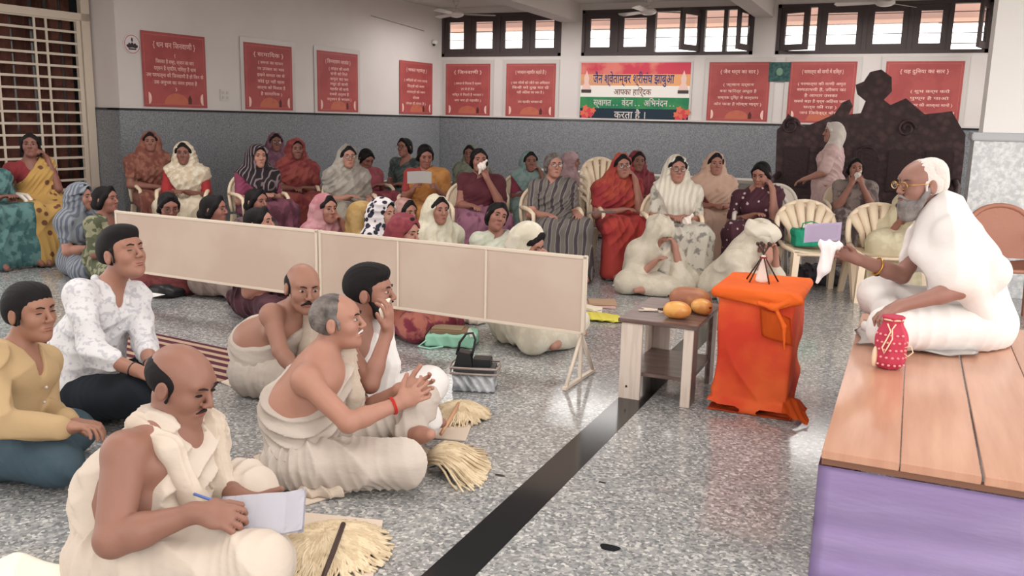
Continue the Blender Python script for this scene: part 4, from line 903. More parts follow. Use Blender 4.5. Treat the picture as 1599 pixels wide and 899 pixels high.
for x in (-.14, 1.0, 2.1):
    for y in (.08, 2.2): BX(MB(), x, x + .06, y, y + .06, 0, .4249).build('leg', M_EDGEW, sg)
cl = MB(); cl.grid(lambda u, v: (-.175 + u * 2.36, -.004 - .008 * math.sin(9 * v + 3 * u) * math.sin(math.pi * v) - .006 * math.sin(23 * v + 5 * u) * v, .404 - v * .402), 60, 30, .003); cl.build('purple_skirt', M_PURP, sg)
cl = MB(); cl.grid(lambda u, v: (-.176 + .006 * math.sin(30 * u) * v, .0 + u * 2.28, .404 - v * .38), 60, 10, .003); cl.build('side_skirt', mat('mauve_side_cloth', S(176, 140, 158), .85), sg)
# pouch
pc = ground(1387, 574, .45); po = empty('drawstring_pouch', (pc[0], pc[1] + .0, .4505)); tag(po, 'small pink-red printed drawstring pouch standing on the stage', 'pouch')
M_PCH = mat('pouch_red', S(178, 58, 80), .8); M_CORD = mat('pouch_cord', S(226, 200, 170), .7)
prims_obj('bag', [(cap((0, 0, .05), (0, 0, .13), .064, .062), 0), (cap((0, 0, .13), (0, 0, .2), .06, .036), .02), (cap((0, 0, .2), (0, 0, .222), .036, .046), .01)], .0035, M_PCH, parent=po, folds=[(((1, 0, 0), 7, .0018, .0), dict(anchor=np.array([0., 0, 0]), axis=(0, 0, 1)))], cuts=[((0, 0, .001), (0, 0, -1)), ((0, 0, .226), (0, 0, 1))])
d_ = MB()
for i in range(34):
    zz = .025 + (i // 7) * .032; a = -math.pi / 2 + ((i % 7) - 3) * .36 + (.18 if (i // 7) % 2 else 0); d_.ball((.0648 * math.cos(a), .0648 * math.sin(a), zz), (.006, .004, .005), 8)
o_ = d_.build('printed_buds', mat('bud_pale', S(226, 150, 150), .7), po); o_['kind'] = 'stuff'
MB().tube([(-.02, -.05, .2), (-.005, -.064, .17), (-.02, -.068, .13), (-.032, -.068, .10), (-.022, -.069, .075), (-.012, -.069, .1), (.004, -.067, .14), (.0, -.06, .18), (.012, -.05, .2)], .0032, 6).build('cord', M_CORD, po)
MB().tube([(.05, -.03, .1), (.078, -.03, .11), (.088, -.03, .085), (.07, -.03, .065), (.055, -.03, .075)], .0032, 6).build('cord_loop', M_CORD, po)
MB().tube([(.04 * math.cos(a), .04 * math.sin(a), .213) for a in np.linspace(0, 6.28, 20, endpoint=False)], .004, 6, True).build('gathered_cord', M_CORD, po)
prims_obj('pale_side_patch', [(ell((-.057, -.03, .05), (.012, .02, .045)), 0)], .004, M_CORD, parent=po)
# woollen brooms and mats
M_WOOL = mat('wool_strand', S(214, 196, 166), .9, .1, col2=S(196, 176, 146), scale=20); M_MAT = mat('felt_mat', S(206, 190, 174), .95, .05, bump=.15, bscale=150)
def flat(name, pts, h, m, label, cat, z=0.0, group=None):
    c = np.mean([p[:2] for p in pts], 0); b = MB(); b.prism([(p[0] - c[0], p[1] - c[1]) for p in pts], 0, h)
    o = b.build(name, m, loc=(c[0], c[1], z + .002)); tag(o, label, cat, group); return o
flat('floor_mat', [ground(*p) for p in ((646, 682), (727, 690), (741, 652), (664, 634))], .006, M_MAT, 'cream felt mat under the pale-handled woollen broom', 'mat')
flat('floor_mat', [ground(*p) for p in ((395, 905), (582, 905), (598, 815), (450, 800))], .006, M_MAT, 'cream felt mat at the bottom under the dark-handled woollen broom', 'mat')
flat('floor_mat', [ground(*p) for p in ((345, 598), (392, 560), (520, 600), (470, 650))], .005, M_MAT, 'cream felt mat under the seated moustached man in cream cloth', 'mat')
flat('floor_mat', [ground(*p) for p in ((395, 715), (560, 640), (700, 720), (478, 790))], .005, M_MAT, 'cream felt mat under the old man with clasped hands', 'mat')
def broom(label, handle, strands, mh):
    """handle: two points; strands: list of point lists"""
    o = np.array([handle[0][0], handle[0][1], 0.0]) ; r = empty('woollen_broom', o.tolist()); tag(r, label, 'broom', 'woollen brooms beside the seated men')
    MB().tube([(np.array(p) - o).tolist() for p in handle], [.008, .0095, .009][:len(handle)] if len(handle) == 3 else .009, 8).build('handle', mh, r)
    b = MB()
    for s_, rr in strands: b.tube([(p - o).tolist() for p in s_], rr, 5)
    k = b.build('wool_strands', M_WOOL, r); k['kind'] = 'stuff'; return r
def mound(c, rx, ry, h, n, dirn=None, seed=1):
    g = np.random.default_rng(seed); out = []
    for i in range(n):
        a = g.uniform(0, 2 * math.pi) if dirn is None else g.normal(dirn, .5); st_ = g.uniform(0, .35); e = g.uniform(.75, 1.12); sw = g.normal(0, .35); p = []
        for t in np.linspace(0, 1, 7):
            q = st_ + (e - st_) * t; aa = a + sw * t; p.append(np.array([c[0] + rx * q * math.cos(aa), c[1] + ry * q * math.sin(aa), max(.008, c[2] + h * (1 - q * q) + g.normal(0, .002))]))
        out.append((p, .0042))
    return out
c0 = ground(706, 652); broom('woollen broom with a pale wooden handle lying over its strands', [ground(688, 678, .045), ground(702, 655, .075), ground(716, 630, .07)], mound((c0[0] + .02, c0[1] + .03, .01), .145, .17, .06, 420, seed=2), mat('pale_stick', S(196, 150, 118), .6))
c0 = ground(515, 868); broom('woollen broom with a dark knotted handle at the bottom of the picture', [ground(503, 905, .06), ground(520, 862, .085), ground(536, 818, .08)], mound((c0[0] - .02, c0[1] + .0, .01), .20, .23, .07, 700, seed=3), DKST)
a0 = ground(668, 712, .05); g_ = np.random.default_rng(5); ss = []; RRV = np.array([IR[0], IR[1], 0.]); TTV = np.array([IT[0], IT[1], 0.]); TTV = nz(TTV)
for i in range(330):
    sp_ = g_.normal(0, .28); L_ = g_.uniform(.19, .27); d_r = RRV * math.cos(sp_) + TTV * math.sin(sp_) ; cz = g_.uniform(-.012, .012); p = []
    for t in np.linspace(0, 1, 6): q = a0 + TTV * (g_.uniform(-1, 1) * .003 + sp_ * .08) + d_r * L_ * t + TTV * .05 * t * t * sp_; q[2] = max(.006, .045 + cz + .035 * math.sin(math.pi * min(1, t * 1.1)) - .06 * t * t + g_.normal(0, .001)); p.append(q)
    ss.append((p, .0042))
broom('woollen broom fanning out beside the old man\'s knee, its handle hidden', [a0 - RRV * .12, a0 - RRV * .04, a0 + RRV * .03], ss, DKST)
# mint bag of books
bg_ = empty('cloth_bag', ground(706, 538).tolist(), .35); tag(bg_, 'mint green bag lying flat with brown books on top, by the screen', 'bag')
M_MINT = mat('mint_cloth', S(150, 204, 180), .6, .3, bump=.2, bscale=20); prims_obj('bag_body', [(rbox((0, .02, .045), (.165, .12, .042), rr=.02), 0)], .006, M_MINT, parent=bg_, folds=[(((1, .3, .6), 9, .004, .04), {})], cuts=[((0, 0, .002), (0, 0, -1))])
bx((-.02, .02, .092), (.24, .17, .02), Matrix.Rotation(.05, 3, 'Z')).build('book', mat('book_brown', S(140, 116, 92), .7), bg_, bevel=.003); bx((-.03, .03, .106), (.2, .13, .008), Matrix.Rotation(-.08, 3, 'Z')).build('book', mat('book_olive', S(150, 132, 104), .7), bg_)
bx((.12, -.02, .09), (.04, .2, .012), Matrix.Rotation(.3, 3, 'Z')).build('pale_flap', mat('mint_pale', S(206, 220, 204), .7), bg_); MB().tube([(-.15, -.09, .05), (-.2, -.12, .012), (-.12, -.15, .008), (-.04, -.13, .02)], .006, 6).build('strap', M_MINT, bg_)
# black handled basket stack
bk = empty('handled_basket', ground(742, 606).tolist(), .32); tag(bk, 'clear plastic basket with a black handbag standing in it', 'basket')
M_FILM = mat('crinkled_film', S(118, 122, 126), .18, .7, col2=S(176, 178, 182), scale=14, mix=(.42, .6), bump=1.0, bscale=26); M_BKL = mat('black_leather', S(30, 30, 33), .45, .4); M_TUBE = mat('grey_tube', S(146, 134, 128), .35, .5, .2)
prims_obj('film_wrapped_box', [(rbox((0, 0, .05), (.115, .085, .05), rr=.012), 0)], .005, M_FILM, parent=bk, folds=[(((1, .5, .8), 24, .004, .06), {})], cuts=[((0, 0, .001), (0, 0, -1))])
for z in (.105, .135): MB().tube([(.125, -.09, z), (.135, 0, z), (.125, .09, z), (-.125, .09, z), (-.135, 0, z), (-.125, -.09, z)], .007, 8, True).build('rim_tube', M_TUBE, bk)
bx((0, .0, .12), (.22, .15, .02)).build('tray', mat('tray_dark', S(70, 68, 70), .4), bk); bx((.035, .02, .15), (.1, .1, .04)).build('black_box', M_BKL, bk, bevel=.004)
hb = MB(); hb.prism([(-.115, .12), (-.01, .12), (-.025, .205), (-.09, .215)], -.05, .02, lambda u, v, w_: (u, w_, v)); hb.build('handbag', M_BKL, bk, bevel=.006)
MB().tube([(-.10, -.02, .19), (-.085, -.02, .26), (-.05, -.02, .31), (-.015, -.02, .315), (.0, -.02, .28), (-.01, -.02, .22), (-.025, -.02, .16)], [.009, .008, .007, .007, .007, .007, .008], 6).build('handle', M_BKL, bk)
# striped rug
M_RUG = mat('striped_rug', S(84, 46, 56), .95, .05, col2=S(168, 146, 126), pat='stripe', scale=3.6, mix=(.45, .7), bump=.2, bscale=90)
rg = np.array([ground(*p) for p in ((60, 520), (232, 520), (374, 550), (368, 590), (205, 640), (40, 640))]); rc = rg.mean(0); an = math.atan2(*(rg[2] - rg[1])[[1, 0]])
b = MB(); Rz = Matrix.Rotation(-an, 3, 'Z'); b.prism([tuple((Rz @ Vector((p - rc).tolist()))[:2]) for p in rg], 0, .007); o = b.build('striped_rug', M_RUG, loc=(rc[0], rc[1], .002)); o.rotation_euler = (0, 0, an); tag(o, 'maroon and cream striped woven rug under the man in the white shirt', 'rug')
# odds and ends on the floor by the screen and among the women
yb = ground(935, 498); prims_obj('yellow_bag', [(ell((0, 0, .02), (.17, .12, .02)), 0), (ell((.12, -.03, .012), (.1, .05, .012)), .02)], .006, mat('yellow_plastic', S(212, 200, 84), .5), 'flattened yellow plastic bag on the floor behind the screen end', 'bag', (yb[0], yb[1], 0), folds=[(((1, .6, 0), 10, .004, .05), {})], cuts=[((0, 0, .002), (0, 0, -1))])
def stackbook(px, py, n, cols, label, rz, w_=.24, d=.17):
    c = ground(px, py); s = empty('book_stack', c.tolist(), rz); tag(s, label, 'books')
    for i in range(n): bx((.01 * (i % 2), 0, .012 + .024 * i), (w_ - .02 * i, d, .02), Matrix.Rotation(.12 * i, 3, 'Z')).build('book', mat('book_' + cols[i % len(cols)], dict(pink=S(208, 170, 160), cream=S(226, 214, 196), tan=S(180, 150, 124))[cols[i % len(cols)]], .7), s, bevel=.002)
stackbook(938, 478, 2, ('pink', 'tan'), 'small pile of pale pink books behind the screen end', .3)
stackbook(917, 487, 2, ('cream', 'cream'), 'cream papers and book just right of the screen post', -.4, .2, .12)
prims_obj('white_napkin', [(ell((0, 0, .012), (.14, .05, .014)), 0), (ell((.09, .03, .01), (.08, .05, .012)), .02), (ell((-.1, -.02, .012), (.06, .06, .014)), .02)], .005, mat('napkin_white', S(226, 214, 206), .8), 'white cloths lying on the floor before the bowed woman in cream', 'cloth', ground(985, 449).tolist(), folds=[(((1, .4, 0), 16, .005, .06), {})], cuts=[((0, 0, .002), (0, 0, -1))])
prims_obj('black_bag', [(rbox((0, 0, .055), (.2, .11, .05), rr=.04), 0), (rbox((.12, .02, .04), (.14, .08, .035), rr=.03), .04)], .008, M_BKL, 'flat black bag on the floor behind the man in the white shirt', 'bag', ground(240, 460).tolist(), cuts=[((0, 0, .002), (0, 0, -1))])
bq = ground(232, 456, .13); tag(bx((0, 0, 0), (.2, .12, .003)).build('paper_sheet', mat('paper_white', S(222, 220, 218), .7), loc=(bq[0], bq[1], .112)), 'white paper lying on the flat black bag', 'paper')
for i, (px, py, rx, ry, lab) in enumerate(((952, 855, .035, .028, 'largest dark oval chip in the floor, bottom centre'), (780, 742, .022, .012, 'small dark chip in the floor beside the fanned broom'), (940, 753, .016, .008, 'tiny dark chip in the floor right of the black stripe'))):
    c = ground(px, py); b = MB(); b.prism([(rx * math.cos(a) * (1 + .15 * math.sin(3 * a + i)), ry * math.sin(a) * (1 + .2 * math.cos(2 * a))) for a in np.linspace(0, 2 * math.pi, 18, endpoint=False)], 0, .0008); o = b.build('dark_floor_chip', M_BLK, loc=(c[0], c[1], .0002)); tag(o, lab, 'chip', 'dark chips set in the terrazzo')
# white knee cloth at the lower left corner
kc = ground(40, 895, .1); prims_obj('folded_white_cloth', [(rbox((0, 0, .055), (.17, .12, .05), rr=.04), 0), (ell((.1, .02, .04), (.1, .08, .035)), .03)], .006, mat('knee_cloth', S(232, 226, 212), .85, bump=.1), 'folded white cloth at the bottom left corner beside the writing man', 'cloth', (kc[0], kc[1] - .02, 0), folds=[(((.3, .6, .9), 10, .003, .05), {})], cuts=[((0, 0, .002), (0, 0, -1))])
# carved settee against the wall
M_CARV = mat('carved_wood', S(88, 66, 66), .5, .3, col2=S(66, 50, 52), pat='vor', scale=11, mix=(.2, .6), bump=.8, bscale=22)
cs = empty('carved_settee', (-.52, 11.5, 0)); tag(cs, 'large dark carved wooden settee with a scrolled high crest, far right', 'settee')
out = [(-1.02, .4), (-1.06, 1.4), (-1.0, 1.46), (-.94, 1.60), (-.86, 1.52), (-.74, 1.44), (-.56, 1.52), (-.40, 1.60), (-.32, 1.74), (-.24, 1.78), (-.2, 1.70), (-.24, 1.60), (-.1, 1.62), (-.06, 1.76), (-.16, 1.84), (-.19, 1.95), (-.10, 1.99), (-.04, 2.1), (.08, 2.13), (.20, 2.04), (.22, 1.88), (.14, 1.78), (.22, 1.72), (.38, 1.80), (.5, 1.70), (.6, 1.62), (.76, 1.64), (.88, 1.66), (.98, 1.50), (1.05, 1.40), (1.06, 1.2), (1.06, .4)]
b = MB(); b.prism(out, 0, .07, lambda u, v, w_: (u, w_ + .05, v)); b.build('carved_back', M_CARV, cs, bevel=.012)
for i in range(5): bx((-.8 + .4 * i, .03, .95), (.3, .03, .5)).build('back_panel', mat('panel_wood', S(60, 42, 44), .5, bump=.6, bscale=30), cs, bevel=.01)
for a in ((.28, 1.0, .14), (-.62, 1.35, .11), (.7, 1.35, .1)): MB().tube([(a[0] - .28 + a[2] * math.cos(t) * (1 - t / 14), .03, a[1] + .1 + a[2] * math.sin(t) * (1 - t / 14)) for t in np.linspace(0, 10, 40)], .018, 6).build('carved_scroll', M_CARV, cs)
bx((0, -.3, .42), (2.0, .66, .1)).build('seat', mat('settee_seat', S(52, 62, 84), .8), cs, bevel=.02)
for q in (-1, 1):
    MB().tube([(q * 1.0, .05, .85), (q * 1.02, -.3, .8), (q * 1.0, -.58, .72), (q * 1.0, -.64, .64)], .04, 8).build('armrest', M_CARV, cs)
    for y in (-.58, .08): MB().cyl((q * .95, y, 0), (q * .97, y, .72 if y < 0 else .4), .045, .035).build('leg', M_CARV, cs)
# long bench table with a pale cloth by the far wall
bt = empty('bench_table', (-3.4, 11.9, 0)); tag(bt, 'long low table with a pale cloth top behind the seated women', 'table')
bx((0, 0, .72), (3.2, .5, .05)).build('table_top', mat('table_pale', S(176, 170, 160), .6), bt, bevel=.01)
bx((0, -.24, .62), (3.18, .012, .16)).build('cloth_front', mat('table_cloth', S(150, 146, 140), .8), bt)
for x in (-1.5, 0, 1.5): bx((x, 0, .35), (.06, .4, .69)).build('leg', M_DKW, bt)
# empty chairs that show
FW = nz(_tc); c_ = at(1276, 400, 7.75)
CG = np.array([-.70, 8.05, 0.])
_c = chair(CG[0], CG[1], facing(3), 'empty cream plastic chair with a green bag on its seat, by the stage', group='cream plastic chairs', arms=False); _c.scale = (1.22, 1.1, .96)
gb_ = empty('green_bag', (CG[0] - .06, CG[1] + .03, .415), .4); tag(gb_, 'teal green cloth bag standing on the empty cream chair', 'bag')
prims_obj('bag_body', [(rbox((0, 0, .075), (.14, .08, .075), rr=.02), 0), (rbox((0, 0, .12), (.155, .075, .03), rr=.02), .02)], .006, mat('teal_cloth', S(30, 140, 110), .7), parent=gb_, folds=[(((1, .2, .3), 8, .004, .04), {})], cuts=[((0, 0, .002), (0, 0, -1))])
MB().tube([(-.08, -.02, .14), (-.07, -.02, .2), (0, -.02, .22), (.07, -.02, .2), (.08, -.02, .14)], .006, 6).build('handle', mat('teal_cloth', S(30, 140, 110)), gb_)
p = ground(1560, 500); _c = chair(p[0], p[1], facing(-12), 'brown plastic armchair with a solid back, behind the white-robed speaker', M_CHAIR2, True); _c.scale = (1.15, 1, 1.06)
p = at(945, 300, 9.6)
for i in range(4): chair(p[0], p[1], facing(10), ['lowest', 'second', 'third', 'topmost'][i] + ' of the stacked cream chairs beside the wall, behind the red sari', z=.0 + .075 * i, group='stacked cream chairs')
for i, (px, t) in enumerate(((1215, 9.3),)):
    p = at(px, 330, t); chair(p[0], p[1], facing(-10), 'pale plastic chair standing empty behind the woman in maroon dots', M_CHAIR3, True)
# dark heap under the empty chair
dh = CG - np.array([.05, -.55, 0]); prims_obj('dark_bundle', [(ell((0, 0, .09), (.22, .15, .1)), 0), (ell((.16, 0, .07), (.13, .12, .08)), .04)], .01, mat('dark_bundle_cloth', S(48, 46, 56), .8, col2=S(84, 80, 88), scale=14), 'dark cloth bundle on the floor behind the empty cream chair', 'bundle', dh.tolist(), folds=[(((1, .4, .3), 9, .008, .06), {})], cuts=[((0, 0, .002), (0, 0, -1))])
# ================================================================ the men
M_DHO = mat('cotton_cream', S(188, 177, 167), .9, .1, bump=.55, bscale=11, stretch=(1, 1, 2.2), col2=S(180, 168, 158), scale=3); M_DHW = mat('cotton_white', S(224, 220, 217), .85, .12, bump=.5, bscale=10, stretch=(1, 1, 2))
M_DHA = mat('cotton_pale_cream', S(196, 183, 170), .9, .1, bump=.55, bscale=11, stretch=(1, 1, 2.2)); M_DHC = mat('cotton_warm', S(198, 184, 170), .9, .1, bump=.6, bscale=13, stretch=(1, 1, 2), col2=S(190, 175, 160), scale=4); M_STRM = mat('gold_thread', S(206, 172, 120), .7)
M_JEAN = mat('blue_denim', S(72, 88, 98), .85, .1, col2=S(64, 80, 90), scale=6, bump=.2, bscale=150); M_BLKP = mat('black_trousers', S(32, 36, 42), .85, .1)
M_KHAKI = mat('khaki_shirt', S(174, 148, 112), .8, .15, bump=.6, bscale=10); M_PRINT = mat('printed_white_shirt', S(208, 206, 208), .8, .15, col2=S(182, 181, 187), pat='noise', scale=40, mix=(.52, .6), bump=.5, bscale=10)
MSK = dict(a=SKIN('man_a', S(140, 99, 84)), b=SKIN('man_b', S(168, 122, 104)), c=SKIN('man_c', S(156, 113, 96)), d=SKIN('man_d', S(152, 108, 92)), e=SKIN('man_e', S(154, 110, 93)), f=SKIN('man_f', S(150, 107, 88)), s=SKIN('man_s', S(154, 113, 101)))
UPV = np.array([0, 0, 1.])
def hairtuft(root, B, pr, vox, m, name, fold=0):
    F = mesh_prims(pr, vox)
    if fold: F.fold(B['R'][:, 0] + B['R'][:, 2] * .2, 60, fold, .02)
    return piece(name, F, m, root, B['org'])
def moustache(root, B, m, w=.028, th=.0065, drop=.008):
    P = lambda x, y, z: P_(B, x, y, z)
    return hairtuft(root, B, [(cap(P(0, .097, -.042), P(w, .086, -.047 - drop), th, th * .5), .004), (cap(P(0, .097, -.042), P(-w, .086, -.047 - drop), th, th * .5), .004)], .0025, m, 'moustache')
def ring_on(root, B, a, b, r, th, m, name, t=0.0):
    a = np.asarray(a) - B['org']; ax = nz(np.asarray(b) - B['org'] - a); u = nz(np.cross(ax, (0, 0, 1.))); v = np.cross(ax, u)
    MB().tube([tuple(a + (u * math.cos(q) + v * math.sin(q)) * r) for q in np.linspace(0, 2 * math.pi, 24, endpoint=False)], th, 6, True).build(name, m, root)
def shirt(root, B, m, vox, sl, name='shirt', hem=.0, collar=True, t=.016):
    J, T = B['J'], B['T']; r, f, u = T.T; g = B['g']
    pr = [(grow(p, t), .035) for p, k in torso_prims(J, g, B['belly'])] + [(ell(J['pelvis'] + u * .02, np.array([.19, .155, .12]) * g, T), .05)]
    for q in 'LR':
        pr.append((cap(J['sh' + q] - u * .005, J['el' + q], .066 * g, .058), .02))
        if sl > 1: pr.append((cap(J['el' + q], lerp(J['el' + q], J['wr' + q], sl - 1), .061, .052), .02))
    F = mesh_prims(pr, vox); F.fold(u * .8 + r * .4, 9, .0045, .05); F.fold(u * .3 + f * .8 + r * .5, 13, .003, .05, ph=3)
    F.sub(cap(J['neck'] + u * .02 + f * .01, J['neck'] + u * .14, .060, .07), .01)
    F.sub(cap(J['neck'] + f * .06 + u * .03, J['neck'] + f * .14 - u * .09, .042, .012), .008)
    F.cut((0, 0, .02), (0, 0, -1)); sh = piece(name, F, m, root, B['org'])
    c = mesh_prims([(cap(J['neck'] - f * .06 + u * .025 + r * s_ * .03, J['neck'] + r * s_ * .072 + f * .0 + u * .022, .02, .02), .01) for s_ in (-1, 1)] + [(cap(J['neck'] + r * s_ * .072 + f * .0 + u * .02, J['neck'] + r * s_ * .045 + f * .10 - u * .05, .02, .014), .01) for s_ in (-1, 1)], .004)
    piece('collar', c, m, root, B['org'])
    bt = MB()
    for k in range(4): p = lerp(J['neck'], J['pelvis'], .32 + .16 * k) + f * (.128 + t) - B['org']; bt.ball(tuple(p), (.006, .006, .006), 8)
    bt.build('buttons', M_WHITE, root)
    return sh
def neutral(d): return dict(d)
# --- A: writing, front left
J = dict(pelvis=at(215, 862, 2.72), neck=at(268, 668, 2.72), mid=at(205, 775, 2.74), shR=at(196, 708, 2.56), shL=at(318, 690, 2.90), elR=at(176, 842, 2.46), wrR=at(306, 800, 2.46), elL=at(335, 752, 2.92), wrL=at(372, 775, 2.70),
         hipR=at(240, 880, 2.60), hipL=at(270, 850, 2.82), knR=at(398, 885, 2.48), knL=at(378, 772, 2.86), anR=at(330, 905, 2.70), toR=at(390, 900, 2.78), anL=at(350, 880, 2.66), toL=at(300, 905, 2.55))
hf = nz(IR * .93 + IT * .28 + UPV * -.42)
root, B = human(J, at(283, 598, 2.70), hf, MSK['a'], 'bald man in cream wrap, head bowed, writing with a blue pen, front left', .005, 1.22, .03, hs=1.06, jaw=1.12, ag=1.28, closed=True,
    hair=('bald', 'black'), hands=dict(R=dict(d=nz(IR * .9 - UPV * .1 + IT * .1), n=nz(-UPV * .6 + IT * -.6), curl=(.75, .9, .6), thumb=(.5, .7), s=1.1), L=dict(d=nz(IR * .9 + IT * .5 - UPV * .25), n=nz(UPV * .9), curl=(.35, .5, .4), thumb=(.8, .4), s=1.1)))
leg_cloth(root, B, M_DHA, .0065, t=.026, amp=.007, fr=20, extra=[cap(J['hipR'], lerp(J['hipL'], J['knL'], .6), .12, .1)]); wrap_cloth(root, B, M_DHA, .0055, drop=.03, inset=.045, n=(.92, .1, .2), amp=.007, fr=18, t=.02); shoulder_drape(root, B, M_DHC, .005, 'L', down=.42, width=.085, amp=.007)
T = B['T']; r, f, u = T.T; n_ = J['neck']
F = mesh_prims([(cap(n_ - f * .085 + u * .0, n_ + r * .085 - f * .05 + u * .0, .034, .034), .03), (cap(n_ + r * .085 - f * .05 + u * .0, n_ + r * .105 + f * .09 - u * .03, .034, .036), .03), (cap(n_ + r * .105 + f * .09 - u * .03, n_ + r * .05 + f * .185 - u * .17, .036, .036), .03),
     (cap(n_ + r * .05 + f * .185 - u * .17, n_ - r * .06 + f * .17 - u * .24, .034, .03), .03), (cap(n_ - f * .085 + u * .0, n_ - r * .10 - f * .03 + u * .0, .028, .03), .03), (cap(n_ - r * .10 - f * .02 + u * .0, n_ - r * .08 + f * .13 - u * .17, .03, .03), .03)], .005)
F.fold(r * .9 - u * .2 + f * .1, 30, .0025, .015); piece('shawl_collar', F, M_DHC, root, B['org'])
moustache(root, B, BROWM, .024, .005, .006)
RA = J['wrR'] + nz(J['wrR'] - J['elR']) * .09
pen = MB().tube([at(303, 771, 2.55).tolist(), at(330, 780, 2.53).tolist(), at(357, 792, 2.51).tolist()], .0045, 8); o = pen.build('pen', mat('pen_blue', S(96, 124, 190), .4)); tag(o, 'blue ballpoint pen in the writing man\'s right hand', 'pen')
nb = empty('writing_paper', at(412, 806, 2.62).tolist()); nb.matrix_world = Matrix.Translation(Vector(at(412, 806, 2.555).tolist())) @ Matrix(np.stack([nz(IR * .95 + UPV * .17), nz(np.cross(nz(UPV * .75 + IT * .6 - IR * .1), nz(IR * .95 + UPV * .17))), nz(UPV * .75 + IT * .6 - IR * .1)], 1).tolist()).to_4x4(); tag(nb, 'curled white sheets of writing paper held on the bald man\'s knee', 'paper')
for i in range(3): MB().grid(lambda u, v, i=i: ((u - .5) * .24, (v - .5) * .13, .012 * math.sin(u * 4 + i) + .006 * i + .01 * v * v), 12, 6, .0012).build('sheet', mat('paper_bluewhite', S(216, 214, 222), .7), nb)
ring_on(root, B, lerp(J['wrR'], at(345, 800, 2.47), .9), lerp(J['wrR'], at(345, 800, 2.47), 1.2), .012, .0025, GOLD, 'finger_ring')
# --- B: old man with clasped hands
J = dict(pelvis=at(470, 716, 3.58), neck=at(503, 553, 3.57), mid=at(459, 640, 3.58), shR=at(478, 594, 3.42), shL=at(525, 576, 3.72), elR=at(544, 660, 3.34), wrR=at(620, 631, 3.42),
         elL=at(572, 640, 3.75), wrL=at(626, 608, 3.56), hipR=at(490, 728, 3.47), hipL=at(500, 705, 3.68), knR=at(632, 722, 3.42), knL=at(650, 628, 3.75),
         anR=at(590, 735, 3.60), toR=at(630, 728, 3.70), anL=at(640, 680, 3.62), toL=at(672, 678, 3.48))
root, B = human(J, at(527, 501, 3.56), nz(IR + IT * .06 + UPV * .03), MSK['b'], 'elderly man in cream wrap smiling in profile with clasped hands, grey cropped hair', .0048, .97, .0, hs=1.0, hair=('thin', 'grey'),
    hands=dict(R=dict(d=nz(IR * .8 + UPV * .45), n=nz(-IT + UPV * .1), curl=(.45, .75, .5), thumb=(.9, .1), spread=.5, s=1.02), L=dict(d=nz(IR * .85 + UPV * .12), n=nz(IT + UPV * .2), curl=(.35, .8, .5), thumb=(.9, .1), spread=.5, s=1.02)))
leg_cloth(root, B, M_DHO, .006, t=.022, amp=.009, fr=20, k=.04); wrap_cloth(root, B, M_DHO, .005, amp=.0065, fr=21, drop=.17); shoulder_drape(root, B, M_DHC, .005, 'L', down=.3, amp=.006)
moustache(root, B, WHITEHAIR, .022, .005, .004)
RT = mat('red_thread', S(176, 44, 36), .7)
for t_ in (.90, .93): q = lerp(J['elR'], J['wrR'], t_); ring_on(root, B, q, J['wrR'] + (J['wrR'] - J['elR']), .033, .0032, RT, 'wrist_thread')
cr = prims_obj('crumpled_cloth', [(cap((-.13, .03, .02), (0, 0, .025), .035, .04), 0), (cap((0, 0, .025), (.17, .06, .02), .04, .03), .03), (cap((-.1, -.06, .015), (.03, -.05, .02), .03, .03), .03)], .0045, M_DHC, 'crumpled end of cream cloth on the floor below the old man\'s shin', 'cloth', ground(520, 768).tolist(), folds=[(((.6, 1, .4), 15, .008, .09), {})], cuts=[((0, 0, .008), (0, 0, -1))])
cr.rotation_euler = (0, 0, .3)
# --- C: moustached man looking at the camera
J = dict(pelvis=at(412, 578, 4.66), neck=at(452, 487, 4.55), mid=at(402, 535, 4.64), shR=at(424, 492, 4.42), shL=at(494, 492, 4.62), elR=at(438, 548, 4.34), wrR=at(468, 588, 4.25), elL=at(505, 545, 4.6), wrL=at(498, 585, 4.4),
         hipR=at(425, 588, 4.55), hipL=at(445, 578, 4.72), knR=at(495, 600, 4.38), knL=at(520, 565, 4.75), anR=at(470, 605, 4.6), toR=at(500, 603, 4.65), anL=at(480, 600, 4.5), toL=at(455, 608, 4.4))
root, B = human(J, at(473, 449, 4.44), nz(IT * .85 + IR * .5 - UPV * .30), MSK['c'], 'balding moustached man in cream wrap looking at the camera, one shoulder bare', .0055, 1.0, .01, hs=1.07, hair=('bald', 'black'), roll=.05)
leg_cloth(root, B, M_DHO, .0075, t=.024, amp=.006, fr=18); wrap_cloth(root, B, M_DHO, .006, amp=.006, fr=14, drop=.2, n=(.7, -.1, .7)); shoulder_drape(root, B, M_DHC, .0055, 'L', down=.3, amp=.006, width=.08)
moustache(root, B, BROWM, .03, .0085, .012)
J_ = J; MB().tube([(p - B['org']).tolist() for p in (J['neck'] - B['T'][:, 0] * .07 - B['T'][:, 1] * .02 + UPV * .06, J['neck'] - B['T'][:, 0] * .1 + B['T'][:, 1] * .10 + UPV * -.01, J['neck'] - B['T'][:, 0] * .08 + B['T'][:, 1] * .19 - UPV * .1)], .006, 6).build('gold_edging', M_STRM, root)
